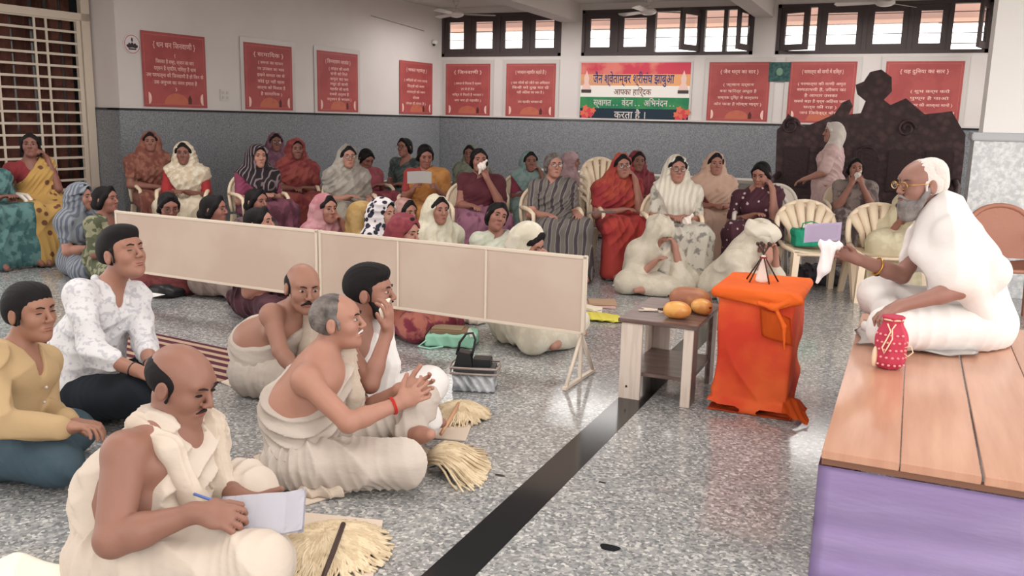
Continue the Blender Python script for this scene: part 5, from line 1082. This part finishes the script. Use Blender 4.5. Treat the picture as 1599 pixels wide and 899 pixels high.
# --- D: young man, handkerchief at the mouth
J = dict(pelvis=at(528, 640, 4.05), neck=at(556, 508, 4.02), shR=at(536, 540, 3.86), shL=at(590, 530, 4.18), elR=at(578, 600, 3.74), wrR=at(604, 520, 3.80), elL=at(602, 592, 4.22), wrL=at(640, 600, 4.1),
         hipR=at(545, 650, 3.95), hipL=at(560, 635, 4.12), knR=at(655, 655, 3.9), knL=at(668, 600, 4.18), anR=at(620, 665, 4.1), toR=at(660, 660, 4.15), anL=at(655, 655, 4.0), toL=at(690, 660, 3.95))
root, B = human(J, at(578, 456, 4.0), nz(IR * 1 + IT * .12 - UPV * .05), MSK['d'], 'young man with thick black hair holding a handkerchief to his mouth, white wrap', .005, .95, .0, hs=1.04, hair=('thick', 'black'),
    hands=dict(R=dict(d=nz(UPV * .9 + IR * .12 + IT * .1), n=nz(-IR * .9 - IT * .4), curl=(.4, .6, .4), thumb=(.6, .3), s=1.0)))
leg_cloth(root, B, M_DHW, .0065, t=.022, amp=.005); wrap_cloth(root, B, M_DHW, .006, amp=.005, fr=14); shoulder_drape(root, B, M_DHW, .005, 'L', down=.34, width=.09, amp=.005)
P = lambda x, y, z: P_(B, x, y, z); R = B['R']; s_ = 1.04
F = mesh_prims([(ell(P(0, .05, -.075), np.array([.058, .052, .048]), R), 0), (cap(P(.06, .02, -.03), P(.05, .05, -.08), .012), .02), (cap(P(-.06, .02, -.03), P(-.05, .05, -.08), .012), .02), (cap(P(-.03, .093, -.043), P(.03, .093, -.043), .006), .01)], .0035)
F.sub(ell(P(0, .1, -.045), np.array([.03, .03, .008]), R), .004); F.cut(P(0, .06, -.035), R[:, 2] + R[:, 1] * .1); piece('beard', F, DARKHAIR, root, B['org'])
hk = prims_obj('handkerchief', [(ell((0, 0, 0), (.026, .022, .034)), 0), (cap((0, 0, .01), (.02, 0, .05), .016, .01), .01), (cap((-.0, 0, -.02), (-.02, 0, -.05), .016, .008), .01)], .004, mat('hanky_cream', S(236, 226, 206), .8), 'white handkerchief the young man presses to his mouth', 'handkerchief', at(601, 484, 3.87).tolist(), folds=[(((1, .6, .6), 30, .003, .05), {})])
# --- E: white printed shirt
J = dict(pelvis=at(130, 612, 4.24), neck=at(168, 448, 4.22), mid=at(128, 540, 4.26), shR=at(124, 460, 4.06), shL=at(212, 464, 4.34), elR=at(146, 552, 3.93), wrR=at(213, 578, 3.88), elL=at(226, 535, 4.22), wrL=at(236, 572, 3.98),
         hipR=at(140, 622, 4.12), hipL=at(170, 612, 4.34), knR=at(215, 615, 3.95), knL=at(248, 575, 4.3), anR=at(185, 628, 4.2), toR=at(220, 622, 4.25), anL=at(205, 625, 4.1), toL=at(170, 638, 4.0))
root, B = human(J, at(192, 396, 4.18), nz(IR * .86 + IT * .42 + UPV * .12), MSK['e'], 'man in a white printed shirt and black trousers gazing right with chin raised', .005, 1.04, .01, hs=1.08, jaw=1.08, closed=True, hair=('thick', 'black'),
    hands=dict(R=dict(d=nz(IR * .8 - UPV * .35), n=nz(-UPV + IT * -.3), curl=(.5, .8, .5)), L=dict(d=nz(IR * -.1 - UPV * .9 + IT * .3), n=nz(-IR), curl=(.6, .8, .5))))
leg_cloth(root, B, M_BLKP, .008, name='trousers', t=.022, amp=.003); shirt(root, B, M_PRINT, .006, 1.45)
P = lambda x, y, z: P_(B, x, y, z); R = B['R']
ring_on(root, B, lerp(J['elR'], J['wrR'], .92), J['wrR'] + (J['wrR'] - J['elR']), .031, .003, M_BLK, 'wrist_thread'); ring_on(root, B, lerp(J['elL'], J['wrL'], .9), J['wrL'] + (J['wrL'] - J['elL']), .031, .004, mat('steel_watch', S(120, 116, 112), .3, .5, .8), 'wristwatch')
# --- F: khaki shirt
J = dict(pelvis=at(8, 694, 3.52), neck=at(26, 548, 3.5), mid=at(0, 620, 3.52), shR=at(-18, 572, 3.34), shL=at(66, 566, 3.66), elR=at(2, 660, 3.24), wrR=at(100, 668, 3.32), elL=at(70, 640, 3.62), wrL=at(108, 662, 3.48),
         hipR=at(20, 706, 3.4), hipL=at(35, 690, 3.62), knR=at(90, 722, 3.36), knL=at(112, 672, 3.72), anR=at(70, 735, 3.6), toR=at(110, 725, 3.65), anL=at(80, 728, 3.5), toL=at(90, 738, 3.35))
root, B = human(J, at(48, 487, 3.47), nz(IR * .9 + IT * .38 - UPV * .1), MSK['f'], 'thin-faced man in a khaki shirt and blue jeans at the far left edge', .005, .95, .0, hs=1.0, closed=True, hair=('short', 'black'), jaw=.92,
    hands=dict(R=dict(d=nz(IR * .95 + UPV * .05), n=nz(IT * .2 - UPV), curl=(.4, .7, .4)), L=dict(d=nz(IR * .9), n=-UPV, curl=(.4, .7, .4))))
leg_cloth(root, B, M_JEAN, .008, name='jeans', t=.02, amp=.003); shirt(root, B, M_KHAKI, .006, 1.9)
# --- S: the white-robed speaker on the stage
J = dict(pelvis=at(1522, 508, 4.22), neck=at(1462, 332, 4.20), mid=at(1506, 412, 4.24), shR=at(1447, 372, 4.38), shL=at(1488, 372, 4.02), elR=at(1408, 430, 4.36), wrR=at(1338, 404, 4.30), elL=at(1500, 452, 3.90), wrL=at(1404, 478, 3.92),
         hipL=at(1520, 512, 4.08), hipR=at(1515, 500, 4.34), knL=at(1392, 512, 3.98), knR=at(1372, 462, 4.48), anL=at(1440, 515, 4.22), toL=at(1400, 520, 4.32), anR=at(1395, 500, 4.22), toR=at(1430, 505, 4.12), floor=.45)
root, B = human(J, at(1437, 288, 4.18), nz(-IR * .96 + IT * .22 - UPV * .12), MSK['s'], 'white-bearded speaker in white robes and spectacles seated on the stage, reaching forward', .005, 1.02, .02, hs=1.07, spec=True, closed=True, hair=('thin', 'white'), brow=GREYHAIR,
    hands=dict(R=dict(d=nz(-IR * .8 + UPV * .35), n=nz(IT * .7 - UPV * .4), curl=(.5, .8, .5), thumb=(.5, .6)), L=dict(d=nz(-IR * .75 - UPV * .35 + IT * .1), n=nz(-UPV - IR * -.3), curl=(.5, .9, .6), spread=.3)))
P = lambda x, y, z: P_(B, x, y, z); R = B['R']
F = mesh_prims([(ell(P(0, .052, -.088), np.array([.058, .056, .058]), R), 0), (ell(P(0, .06, -.13), np.array([.04, .04, .035]), R), .03), (cap(P(.068, .01, -.02), P(.052, .045, -.08), .016, .02), .02), (cap(P(-.068, .01, -.02), P(-.052, .045, -.08), .016, .02), .02)], .004)
F.fold(R[:, 0] + R[:, 2] * .2, 40, .0025, .03); F.sub(ell(P(0, .11, -.06), np.array([.02, .02, .005]), R), .004); F.sub(ell(P(0, .1, -.0), np.array([.05, .05, .04]), R), .01); piece('beard', F, mat('beard_grizzled', S(150, 144, 142), .8, bump=.6, bscale=90, col2=S(96, 90, 88), scale=12, mix=(.35, .7)), root, B['org'])
moustache(root, B, mat('beard_grizzled', S(150, 144, 142)), .032, .008, .012)
hairtuft(root, B, [(ell(P(0, -.05, .05), np.array([.088, .075, .07]), R), 0), (ell(P(0, -.075, .0), np.array([.08, .05, .06]), R), .03)], .005, WHITEHAIR, 'hair_back', .0009)
leg_cloth(root, B, M_DHW, .0065, t=.026, amp=.004, fr=12, k=.05, fl=.45)
T = B['T']; r, f, u = T.T
pr = [(grow(p, .022), .05) for p, k in torso_prims(J, 1.02, .02)] + [(cap(J['neck'] - f * .03, J['mid'] - f * .01, .10, .135), .06), (cap(J['mid'], J['pelvis'] - f * .03, .14, .16), .06)]
pr += [(cap(J['shL'] + u * .0, lerp(J['shL'], J['elL'], .82), .075, .088), .05), (cap(J['shR'], lerp(J['shR'], J['elR'], .55), .07, .07), .05), (cap(J['shL'], J['shL'] - f * .1 - u * .2, .07, .1), .06), (cap(lerp(J['shL'], J['elL'], .7), J['pelvis'] + IT * .17 - IR * .02, .075, .05), .07)]
pr += [(cap(J['neck'] - r * .07 + u * .02, J['neck'] + f * .15 - r * .10 - u * .14, .05, .05), .05), (cap(J['neck'] + f * .15 - r * .12 - u * .14, lerp(J['shL'], J['elL'], .6) + f * .06, .05, .06), .06)]
F = mesh_prims(pr, .0065); F.fold(u * .25 + f * .9, 5, .006, .03, ph=1); F.fold(f * .9 + u * .45, 9, .003, .03); F.sub(cap(J['neck'] + f * .02, J['neck'] + u * .16 + f * .04, .06, .07), .012); F.sub(cap(J['neck'] + f * .15 + r * .03, J['neck'] + f * .2 + r * .05 - u * .34, .07, .09), .012)
F.cut((0, 0, .455), (0, 0, -1)); piece('white_shawl', F, M_DHW, root, B['org'])
tr = MB(); tr.grid(lambda u_, v_: tuple(at(1488 + 62 * u_ - 8 * v_, 455 + 62 * v_ * (1 - u_ * .1) + 20 * u_, 3.84 + .1 * u_ + .02 * math.sin(6 * u_)) - B['org']), 12, 10, .004)
ring_on(root, B, lerp(J['elR'], J['wrR'], .55), J['wrR'], .042, .005, GOLD, 'bracelet')
MB().ball(tuple(lerp(J['elR'], J['wrR'], .55) - B['org'] - UPV * .04), (.016, .014, .01), 8).build('bracelet_charm', BROWM, root)
prims_obj('white_handkerchief', [(cap((0, 0, 0), (-.02, 0, -.10), .035, .03), 0), (cap((-.04, 0, .02), (.05, 0, .02), .02, .016), .02), (cap((-.02, 0, -.1), (-.045, 0, -.17), .022, .008), .02)], .005, mat('hanky_white', S(240, 234, 234), .8), 'white handkerchief hanging from the speaker\'s outstretched hand', 'handkerchief', at(1296, 388, 4.26).tolist(), folds=[(((1, .3, .1), 16, .006, .05), {})])
pl = empty('lilac_paper', at(1284, 366, 4.30).tolist(), .3); tag(pl, 'lilac folded paper held behind the white handkerchief by the speaker', 'paper')
MB().grid(lambda u_, v_: ((u_ - .5) * .17, .01 * math.sin(5 * u_), (v_ - .5) * .09 + .02 * u_), 10, 6, .003).build('sheet', mat('paper_lilac', S(196, 184, 208), .7), pl)
tk = ground(1362, 520, .45); prims_obj('white_cloth', [(cap((0, 0, .04), (.02, -.0, .1), .03, .022), 0), (ell((-.01, .0, .03), (.05, .05, .03)), .02)], .005, M_DHW, 'small white cloth under the speaker\'s resting hand on the stage edge', 'cloth', (tk[0], tk[1], .452), folds=[(((1, .5, .1), 18, .004, .05), {})], cuts=[((0, 0, .001), (0, 0, -1))])
sc_ = MB(); sc_.grid(lambda u_, v_: (-.16 + .5 * u_ + .02 * math.sin(9 * v_), 4.30 + .55 * v_ + .03 * math.sin(7 * u_), .456 + .012 * abs(math.sin(8 * u_ + 5 * v_)) + .02 * math.sin(math.pi * v_) * math.sin(math.pi * u_)), 20, 20, .006); tag(sc_.build('seat_cloth', M_DHW), 'white sitting cloth spread on the stage under the speaker\'s legs', 'cloth')
# ================================================================ the women
def cl(name, c, c2=None, pat='noise', scale=12, mix=(.45, .55), c3=None, rough=.75):
    def ds(c): m_ = sum(c) / 3; return tuple(v * .76 + m_ * .22 for v in c)     # the photo's cloth colours are soft
    c = ds(c); c2 = ds(c2) if c2 else None; c3 = ds(c3) if c3 else None
    return mat('cloth_' + name, S(*c), rough, .2, col2=S(*c2) if c2 else None, pat=pat, scale=scale, mix=mix, col3=S(*c3) if c3 else None, bump=.2, bscale=40, sheen=.04)
CW = 'women seated on plastic chairs'; FWG = 'women seated on the floor behind the screens'
VX = .0078
def chair_for(B, phi, label, m=None, solid=True, s=1.0):
    f = facing(phi); o = B['org'] + f * .04; return chair(o[0], o[1], f, label, m, solid, group='plastic chairs under the seated women', s=s)
def cw(px, py, t, phi, look, clab, cm=None, ch=True, **k):
    r, B = woman(px, py, t, phi, True, None, look, group=CW, vox=VX, **k)
    if ch: chair_for(B, phi, clab, cm, solid=True)
    return r, B
def fw(px, py, t, phi, look, **k): return woman(px, py, t, phi, False, None, look, group=FWG, vox=VX, **k)
def hanky_at(p, label, sz=.035, m='napkin_white'):
    g = np.random.default_rng(int(abs(p[0]) * 1000)); return prims_obj('handkerchief', [(ell((0, 0, 0), (sz, sz * .7, sz * .9)), 0), (cap((0, 0, 0), (sz, 0, sz * 1.2), sz * .5, sz * .3), .01), (cap((0, 0, 0), (-sz * .6, 0, -sz * 1.6), sz * .55, sz * .2), .01)], .006, mat('napkin_white', (1, 1, 1)), label, 'handkerchief', p.tolist(), folds=[(((1, .6, .6), 22, .004, .05), {})])
def sheet_at(p, f, w_, h_, tilt, label, m='paper_white'):
    o = MB().grid(lambda u, v: ((u - .5) * w_, (v - .5) * h_, .01 * math.sin(4 * u)), 8, 5, .0015).build('paper_sheet', mat('paper_white', S(222, 220, 218), .7), loc=p.tolist())
    R = rotm(nz([f[0], f[1], 0])); o.rotation_euler = (tilt, 0, math.atan2(f[1], f[0]) - math.pi / 2); tag(o, label, 'paper'); return o
SK = SKW
# far left
r, B = cw(-22, 226, 8.1, 55, 'woman in a teal sari cut off by the left edge', 'pale plastic chair at the far left edge under the teal sari', M_CHAIR3, sari=cl('teal', (52, 96, 98), (84, 128, 126), scale=14), skin=SK[3], drape='pallu')
r, B = cw(46, 208, 8.5, 48, 'woman in a mustard printed sari and red blouse leaning back by the grille window', 'pale plastic chair under the woman in the mustard sari', M_CHAIR3, sari=cl('mustard', (108, 62, 38), (188, 142, 66), 'vor', 9, (.2, .26)), blo=cl('crimson', (140, 38, 44)), veilm=cl('mustard', (1, 1, 1)), drape='pallu', skin=SK[3], arms=('cheek', 'arm'), lean=-.12, hphi=25, pitch=.1, sl=.8)
MB().ball((0, 0, 0), (.01, .01, .01), 6)
r, B = cw(234, 206, 9.75, 40, 'woman in a rust orange sari, rearmost against the left wall', 'cream chair with curved arms under the woman in rust orange', sari=cl('rust', (134, 70, 58), (158, 96, 76), scale=16), skin=SK[2], low=.3, hphi=20, arms=('arm', 'lap'), hs=.92)
r, B = cw(286, 222, 9.2, 12, 'woman with cream veil over a bright red blouse, left row of chairs', 'dark-shadowed plastic chair under the woman with the red blouse', sari=cl('cream_sari', (196, 176, 146), (206, 190, 164)), blo=cl('bright_red', (186, 44, 48)), veilm=cl('cream_gauze', (206, 184, 152), (222, 208, 184), scale=20), skin=SK[3], low=.3, tilt=1.3, wide=.72, sl=.75)
r, B = cw(402, 226, 9.0, 38, 'woman in a plum sari under a dark striped veil, hands in lap', 'plastic chair under the woman in the dark striped veil', sari=cl('plum', (92, 42, 58), (124, 62, 82), scale=9), blo=cl('magenta', (138, 52, 84)), veilm=cl('dark_stripe', (40, 32, 38), (132, 112, 116), 'wave', 9, (.75, .9)), skin=SK[0], low=.24, tilt=1.1, wide=.9, arms=('lap', 'lap'), deep=.01)
r, B = cw(430, 208, 11.2, 25, 'bespectacled woman in a mauve veil, seated rearmost at left centre', 'plastic chair hidden behind the woman in mauve', sari=cl('mauve', (112, 66, 88), (130, 84, 104)), skin=SK[3], spec=True)
r, B = cw(462, 217, 10.0, 28, 'woman in a brick red veil and sari beside the plum sari', 'plastic chair under the woman in brick red', sari=cl('brick', (136, 48, 50), (160, 68, 60), scale=7), skin=SK[3], low=.3, hair='black', deep=-.01)
r, B = cw(543, 227, 9.1, 25, 'bespectacled woman in a silver grey sari with hands on her knees', 'plastic chair under the woman in silver grey', sari=cl('silver', (148, 138, 122), (118, 108, 96), 'noise', 7), veilm=cl('silver_gauze', (142, 132, 122), (164, 156, 144), scale=10), skin=SK[0], spec=True, arms=('knee', 'lap'), low=.3)
r, B = cw(572, 232, 10.4, 40, 'woman in a rose red sari with bowed head and no veil', 'plastic chair under the bowed woman in rose red', sari=cl('rose_red', (146, 54, 68), (164, 70, 80), scale=8), skin=SK[3], pitch=-.55, drape='shoulders')
r, B = cw(632, 215, 11.0, -18, 'bespectacled bareheaded woman in dark green, rearmost at centre', 'plastic chair under the woman in dark green', sari=cl('bottle', (54, 66, 68), (88, 98, 94), scale=10), skin=SK[2], spec=True, drape='pallu', hphi=-30)
r, B = cw(664, 225, 9.1, 5, 'woman in an orange sari and red blouse reading a paper sheet', 'plastic chair under the woman in orange', sari=cl('orange_sari', (184, 112, 48), (196, 128, 58)), blo=cl('red_blouse', (166, 52, 48)), skin=SK[2], drape='shoulders', arms=('hold', 'hold'), pitch=-.35, hphi=18, amp=.005)
p = at(655, 277, 8.72); sheet_at(p, facing(5), .24, .13, 1.2, 'white sheet of paper held up by the woman in orange')
r, B = cw(735, 226, 11.0, -15, 'woman in an olive grey veil mostly hidden behind the maroon sari', 'plastic chair behind the maroon sari', sari=cl('olive_grey', (104, 110, 88), (126, 130, 110)), skin=SK[3])
r, B = cw(748, 231, 8.5, 15, 'bareheaded woman in a maroon sari wiping her face with a cloth', 'plastic chair under the woman in maroon wiping her face', sari=cl('purple_print', (112, 56, 84), (146, 86, 112), 'vor', 14, (.2, .4)), blo=cl('maroon', (92, 34, 44)), veilm=cl('maroon', (1, 1, 1)), skin=SK[2], drape='shoulders', arms=('face', 'lap'), sl=.35)
hanky_at(B['hc'] + facing(15) * .13 - UPV * .05 + IR * .0, 'white cloth held to the face of the woman in maroon', .045)
r, B = cw(828, 236, 10.0, 12, 'woman in a pale teal veil and crimson blouse with hand on chin', 'plastic chair under the woman in the pale teal veil', sari=cl('pale_teal', (104, 132, 128), (124, 148, 144)), blo=cl('deep_rose', (138, 44, 66)), skin=SK[3], arms=('cheek', 'lap'), low=.26, tilt=.9)
r, B = cw(865, 238, 8.2, 18, 'grey-haired bespectacled woman in a grey and brown patterned sari', 'cream plastic chair under the grey-haired woman', None, sari=cl('grey_pattern', (112, 104, 98), (150, 142, 130), 'wave', 5, (.4, .6), (74, 64, 70)), skin=SK[0], hair='grey', spec=True, drape='shoulders', arms=('knee', 'knee'), g=1.15, amp=.005)
r, B = cw(893, 238, 11.2, 80, 'dark-haired woman in a pale pink veil turned right behind the grey-haired woman', 'plastic chair under the woman in the pale pink veil', sari=cl('pale_pink', (168, 128, 134), (186, 150, 154)), skin=SK[2], deep=-.05)
r, B = cw(972, 240, 8.4, 10, 'bespectacled woman in a bright red sari resting her cheek on her hand', 'cream plastic chair under the woman in bright red', None, sari=cl('scarlet', (184, 44, 48), (196, 58, 50), scale=5), blo=cl('scarlet', (1, 1, 1)), veilm=cl('scarlet_veil', (170, 44, 50), (192, 70, 50), scale=4), skin=SK[1], spec=True, arms=('cheek', 'lap'), lean=.06, roll=-.08, low=.3, g=1.1, wide=1.08, amp=.006)
sheet_at(at(938, 332, 8.1), facing(10), .26, .16, .25, 'white booklet lying on the lap of the woman in red')
r, B = cw(996, 236, 9.9, 12, 'woman in a crimson veil directly behind the bright red sari', 'plastic chair under the woman in the crimson veil', sari=cl('crimson_dark', (130, 40, 54), (146, 54, 62)), skin=SK[3])
r, B = cw(1058, 243, 7.9, 4, 'smiling bespectacled woman in a cream printed sari with folded hands', 'cream plastic chair under the smiling woman in cream print', None, sari=cl('cream_print', (196, 188, 172), (132, 126, 118), 'noise', 13, (.52, .6)), veilm=cl('cream_veil', (214, 204, 186), (196, 186, 168), 'wave', 7, (.5, .6)), skin=SK[1], spec=True, hs=1.05, g=1.12, tilt=1.6, low=.34, wide=.85, sl=.7)
hanky_at(B['J']['wrL'] + facing(4) * .06 - UPV * .03, 'white cloth in the hands of the smiling woman in cream print', .05)
r, B = cw(1118, 238, 9.1, 2, 'woman in a peach veil with maroon border between cream print and dotted maroon', 'plastic chair under the woman in the peach veil', sari=cl('peach', (190, 140, 116), (206, 164, 140), 'vor', 8, (.2, .3)), blo=cl('border_maroon', (124, 48, 54)), skin=SK[1], low=.28, tilt=1.0)
r, B = cw(1190, 252, 8.2, -22, 'bareheaded woman in a dotted maroon sari leaning her face on her hand', 'white plastic chair under the woman in dotted maroon', M_CHAIR3, sari=cl('dotted_maroon', (196, 172, 170), (78, 38, 50), 'vor', 15, (.17, .2)), skin=SK[1], drape='shoulders', arms=('cheek', 'lap'), pitch=-.35, hphi=-35, sl=.8, amp=.005)
r, B = cw(1337, 246, 9.6, -8, 'bareheaded woman in a grey patterned sari covering her mouth with both hands', 'plastic chair under the woman covering her mouth', sari=cl('grey_rose', (104, 86, 86), (148, 130, 122), 'noise', 11), skin=SK[1], drape='shoulders', arms=('face', 'face'))
hanky_at(B['hc'] + facing(-8) * .14 - UPV * .06, 'white cloth held to the mouth by the woman near the settee', .035)
r, B = cw(1418, 300, 7.6, -30, 'woman in a pale yellow veil bowed behind the speaker, hand at her face', 'cream slatted plastic chair under the woman in pale yellow', ch=False, sari=cl('pale_yellow', (214, 202, 164), (200, 186, 150), 'noise', 9), skin=SK[2], pitch=-.7, arms=('cheek', 'lap'), lean=.16, wide=1.1)
o = ground(1392, 452); c_ = chair(-.13, 8.15, facing(-6), 'second cream slatted chair, under the woman in pale yellow', group='cream plastic chairs', arms=False); c_.scale = (1.22, 1.1, .96)
# standing woman
def standing():
    top = at(1302, 191, 10.2); f = facing(-120); hf = facing(-95); hc = top - np.array([0, 0, .118]); r_ = np.array([f[1], -f[0], 0.]); z = UPV
    J = dict(pelvis=np.array([hc[0], hc[1], hc[2] * .58]), neck=hc - z * .17 - f * .03); 
    for q, s_ in (('L', -1), ('R', 1)):
        J['sh' + q] = J['neck'] + r_ * s_ * .16 - z * .045; J['el' + q] = J['sh' + q] - z * .24 + r_ * s_ * .07 + f * .05; J['wr' + q] = J['el' + q] - z * .08 + f * .2
        J['hip' + q] = J['pelvis'] + r_ * s_ * .09 - z * .02; J['kn' + q] = J['hip' + q] * np.array([1, 1, 0]) + z * .42 + f * .02; J['an' + q] = J['kn' + q] * np.array([1, 1, 0]) + z * .08; J['to' + q] = J['an' + q] + f * .15 - z * .04
    root, B = human(J, hc, hf, SK[0], 'elderly woman in pale pink standing with her back turned before the carved settee', VX, 1.05, 0, True, 1.0, 0, {}, ('woman', 'white'))
    pk = cl('baby_pink', (222, 184, 180), (212, 172, 168)); F = mesh_prims([(ell(J['pelvis'], (.19, .17, .17)), 0), (cap(J['pelvis'] - z * .05, J['pelvis'] * np.array([1, 1, 0]) + z * .05, .17, .22), .06)], VX); F.fold(r_, 12, .008, .02); F.cut((0, 0, .01), (0, 0, -1)); piece('sari', F, pk, root, B['org'])
    blouse(root, B, pk, VX, sl=.8, t=.02); pallu(root, B, pk, VX, sg=-1)
    veil(root, B, cl('white_head_cloth', (216, 204, 194)), VX, low=.02, chest=False, wide=.6, open_=1.15)
standing()
# women on the floor behind the screens
fw(124, 287, 7.75, 75, 'woman in a blue grey striped veil on the floor, partly behind the green top', sari=cl('blue_grey', (92, 100, 116), (134, 140, 150), 'wave', 10, (.4, .6)), skin=SK[0], low=.3, deep=-.02, hphi=85)
r, B = fw(164, 290, 7.55, 78, 'woman in an olive block-printed top with a low ponytail, in profile', sari=cl('olive_print', (86, 92, 66), (146, 144, 110), 'cell', 26, (.5, .6)), skin=SK[2], drape='none', sl=.9, hphi=80, pitch=.05)
fw(262, 300, 7.2, 35, 'bespectacled woman with bowed head in dark red behind the screen', sari=cl('dark_red', (112, 44, 46), (134, 60, 58)), skin=SK[2], drape='shoulders', spec=True, pitch=-.3)
fw(333, 304, 7.05, 95, 'dark-haired woman in profile with a white collar behind the screen', sari=cl('fawn', (170, 150, 140)), skin=SK[2], drape='none', hphi=85)
fw(400, 294, 7.7, 60, 'dark-haired woman leaning right in front of the plum sari', sari=cl('black_print', (54, 40, 46), (110, 84, 88), scale=16), skin=SK[2], drape='none', hphi=62)
fw(404, 323, 6.3, 80, 'woman whose dark head just clears the screen, left of its joint', sari=cl('wine_velvet', (66, 28, 40), (88, 44, 56)), skin=SK[0], drape='none', pitch=.1)
fw(508, 304, 7.2, 50, 'smiling woman in a dusty pink veil just behind the screen joint', sari=cl('dusty_pink', (172, 98, 108), (188, 128, 134), scale=9), skin=SK[1], arms=('cheek', 'lap'), low=.3)
fw(566, 316, 7.3, 110, 'woman under a mustard veil turned away behind the navy printed veil', sari=cl('mustard_veil', (170, 130, 66), (184, 146, 84)), skin=SK[2], deep=-.03)
fw(598, 311, 7.0, 72, 'woman in a navy and white printed veil looking right', sari=cl('navy_print', (34, 34, 52), (206, 198, 200), 'vor', 22, (.42, .5)), skin=SK[0], deep=-.03, hphi=62)
fw(634, 311, 7.35, 48, 'woman in a dusty rose veil looking out between two heads', sari=cl('dusty_rose', (158, 108, 100), (176, 130, 120)), skin=SK[1])
r, B = fw(632, 337, 5.95, 70, 'woman with a black headband and crimson veil close behind the screen', sari=cl('flame_print', (196, 106, 88), (142, 44, 66), 'noise', 7, (.5, .56)), skin=SK[0], veilm=cl('crimson_dark', (1, 1, 1)), deep=-.07, hphi=62, pitch=-.1)
fw(684, 306, 7.25, 35, 'woman in a pale cream veil facing the camera at the centre', sari=cl('pale_cream', (202, 192, 164), (212, 204, 180)), skin=SK[1], low=.34, wide=1.05)
fw(776, 315, 7.05, 22, 'smiling woman in a pale green sheer veil with tilted head', sari=cl('pale_green', (178, 182, 158), (192, 194, 174)), skin=SK[2], drape='shoulders', roll=.3, pitch=.05)
fw(826, 350, 5.75, 60, 'woman in a cream veil with bowed head right behind the screen', sari=cl('cream_gauze2', (200, 190, 166), (212, 204, 184), scale=10), skin=SK[0], pitch=-.65, arms=('cheek', 'lap'), wide=1.05)
# the two women in plain cream sitting on the floor in front
NUN = cl('nun_cream', (196, 184, 162), (206, 194, 174))
def nun(px, py, t, phi, hphi, lean, arms, label, pitch):
    top = at(px, py, t); f = facing(phi); hf3 = facing(hphi); hc = top - UPV * .125; J, f, r_, z = joints(hc, f, False, lean); H = {}
    for q, k in zip('LR', arms): H[q] = arm_pose(J, hc, f, r_, z, q, k)
    root, B = human(J, hc, nz(hf3 + UPV * pitch), SK[0], label, VX, 1.0, 0, True, 1.0, 0, {k: v for k, v in H.items() if v}, None, True, False, True, group='bowed women in plain cream')
    skirt(root, B, NUN, VX, False); shroud(root, B, NUN, VX); return root, B
nun(1032, 337, 7.55, 5, 30, .16, ('cheek', 'lap'), 'woman wrapped in plain cream cloth with bowed head before the smiling woman', -.75)
r, B = nun(1190, 345, 7.2, 40, 20, .30, ('cheek', 'face'), 'woman in plain cream with a bright cream head cloth bowed beside the orange stand', -.8)
prims_obj('head_cloth', [(ell((0, 0, 0), (.135, .14, .085), rotm(facing(0))), 0), (ell((-.085, -.035, .06), (.04, .04, .035)), .04), (ell((.07, .02, -.03), (.09, .08, .07)), .04)], .007, cl('bright_cream', (222, 210, 190)), parent=r, loc=(B['hc'] - B['org'] + UPV * .045).tolist(), folds=[(((.5, .4, 1.), 9, .004, .05), {})])
# cloth hems showing under the screens
def hem(px, py, t, rx, ry, h, m, label, name='sari_hem'):
    p = ground(px, py); prims_obj(name, [(ell((0, 0, h * .4), (rx, ry, h * .6)), 0), (ell((rx * .5, -.02, h * .25), (rx * .6, ry * .8, h * .4)), .04)], .007, m, label, 'cloth', p.tolist(), folds=[(((1, .5, .3), 13, .007, .06), {})], cuts=[((0, 0, .003), (0, 0, -1))])
hem(672, 512, 6, .24, .14, .16, mat('cloth_flame_print', (1, 1, 1)), 'red and orange printed sari folds spread under the screen by the mint bag')
hem(385, 478, 6, .17, .12, .16, mat('cloth_wine_velvet', (1, 1, 1)), 'dark wine sari folds showing under the left screen')
hem(735, 503, 6, .1, .07, .06, mat('cloth_bright_cream', (1, 1, 1)), 'pale cream cloth end beside the mint bag')
hem(798, 517, 6, .09, .05, .05, mat('cloth_nun_cream', (1, 1, 1)), 'small grey cream cloth end under the right screen')
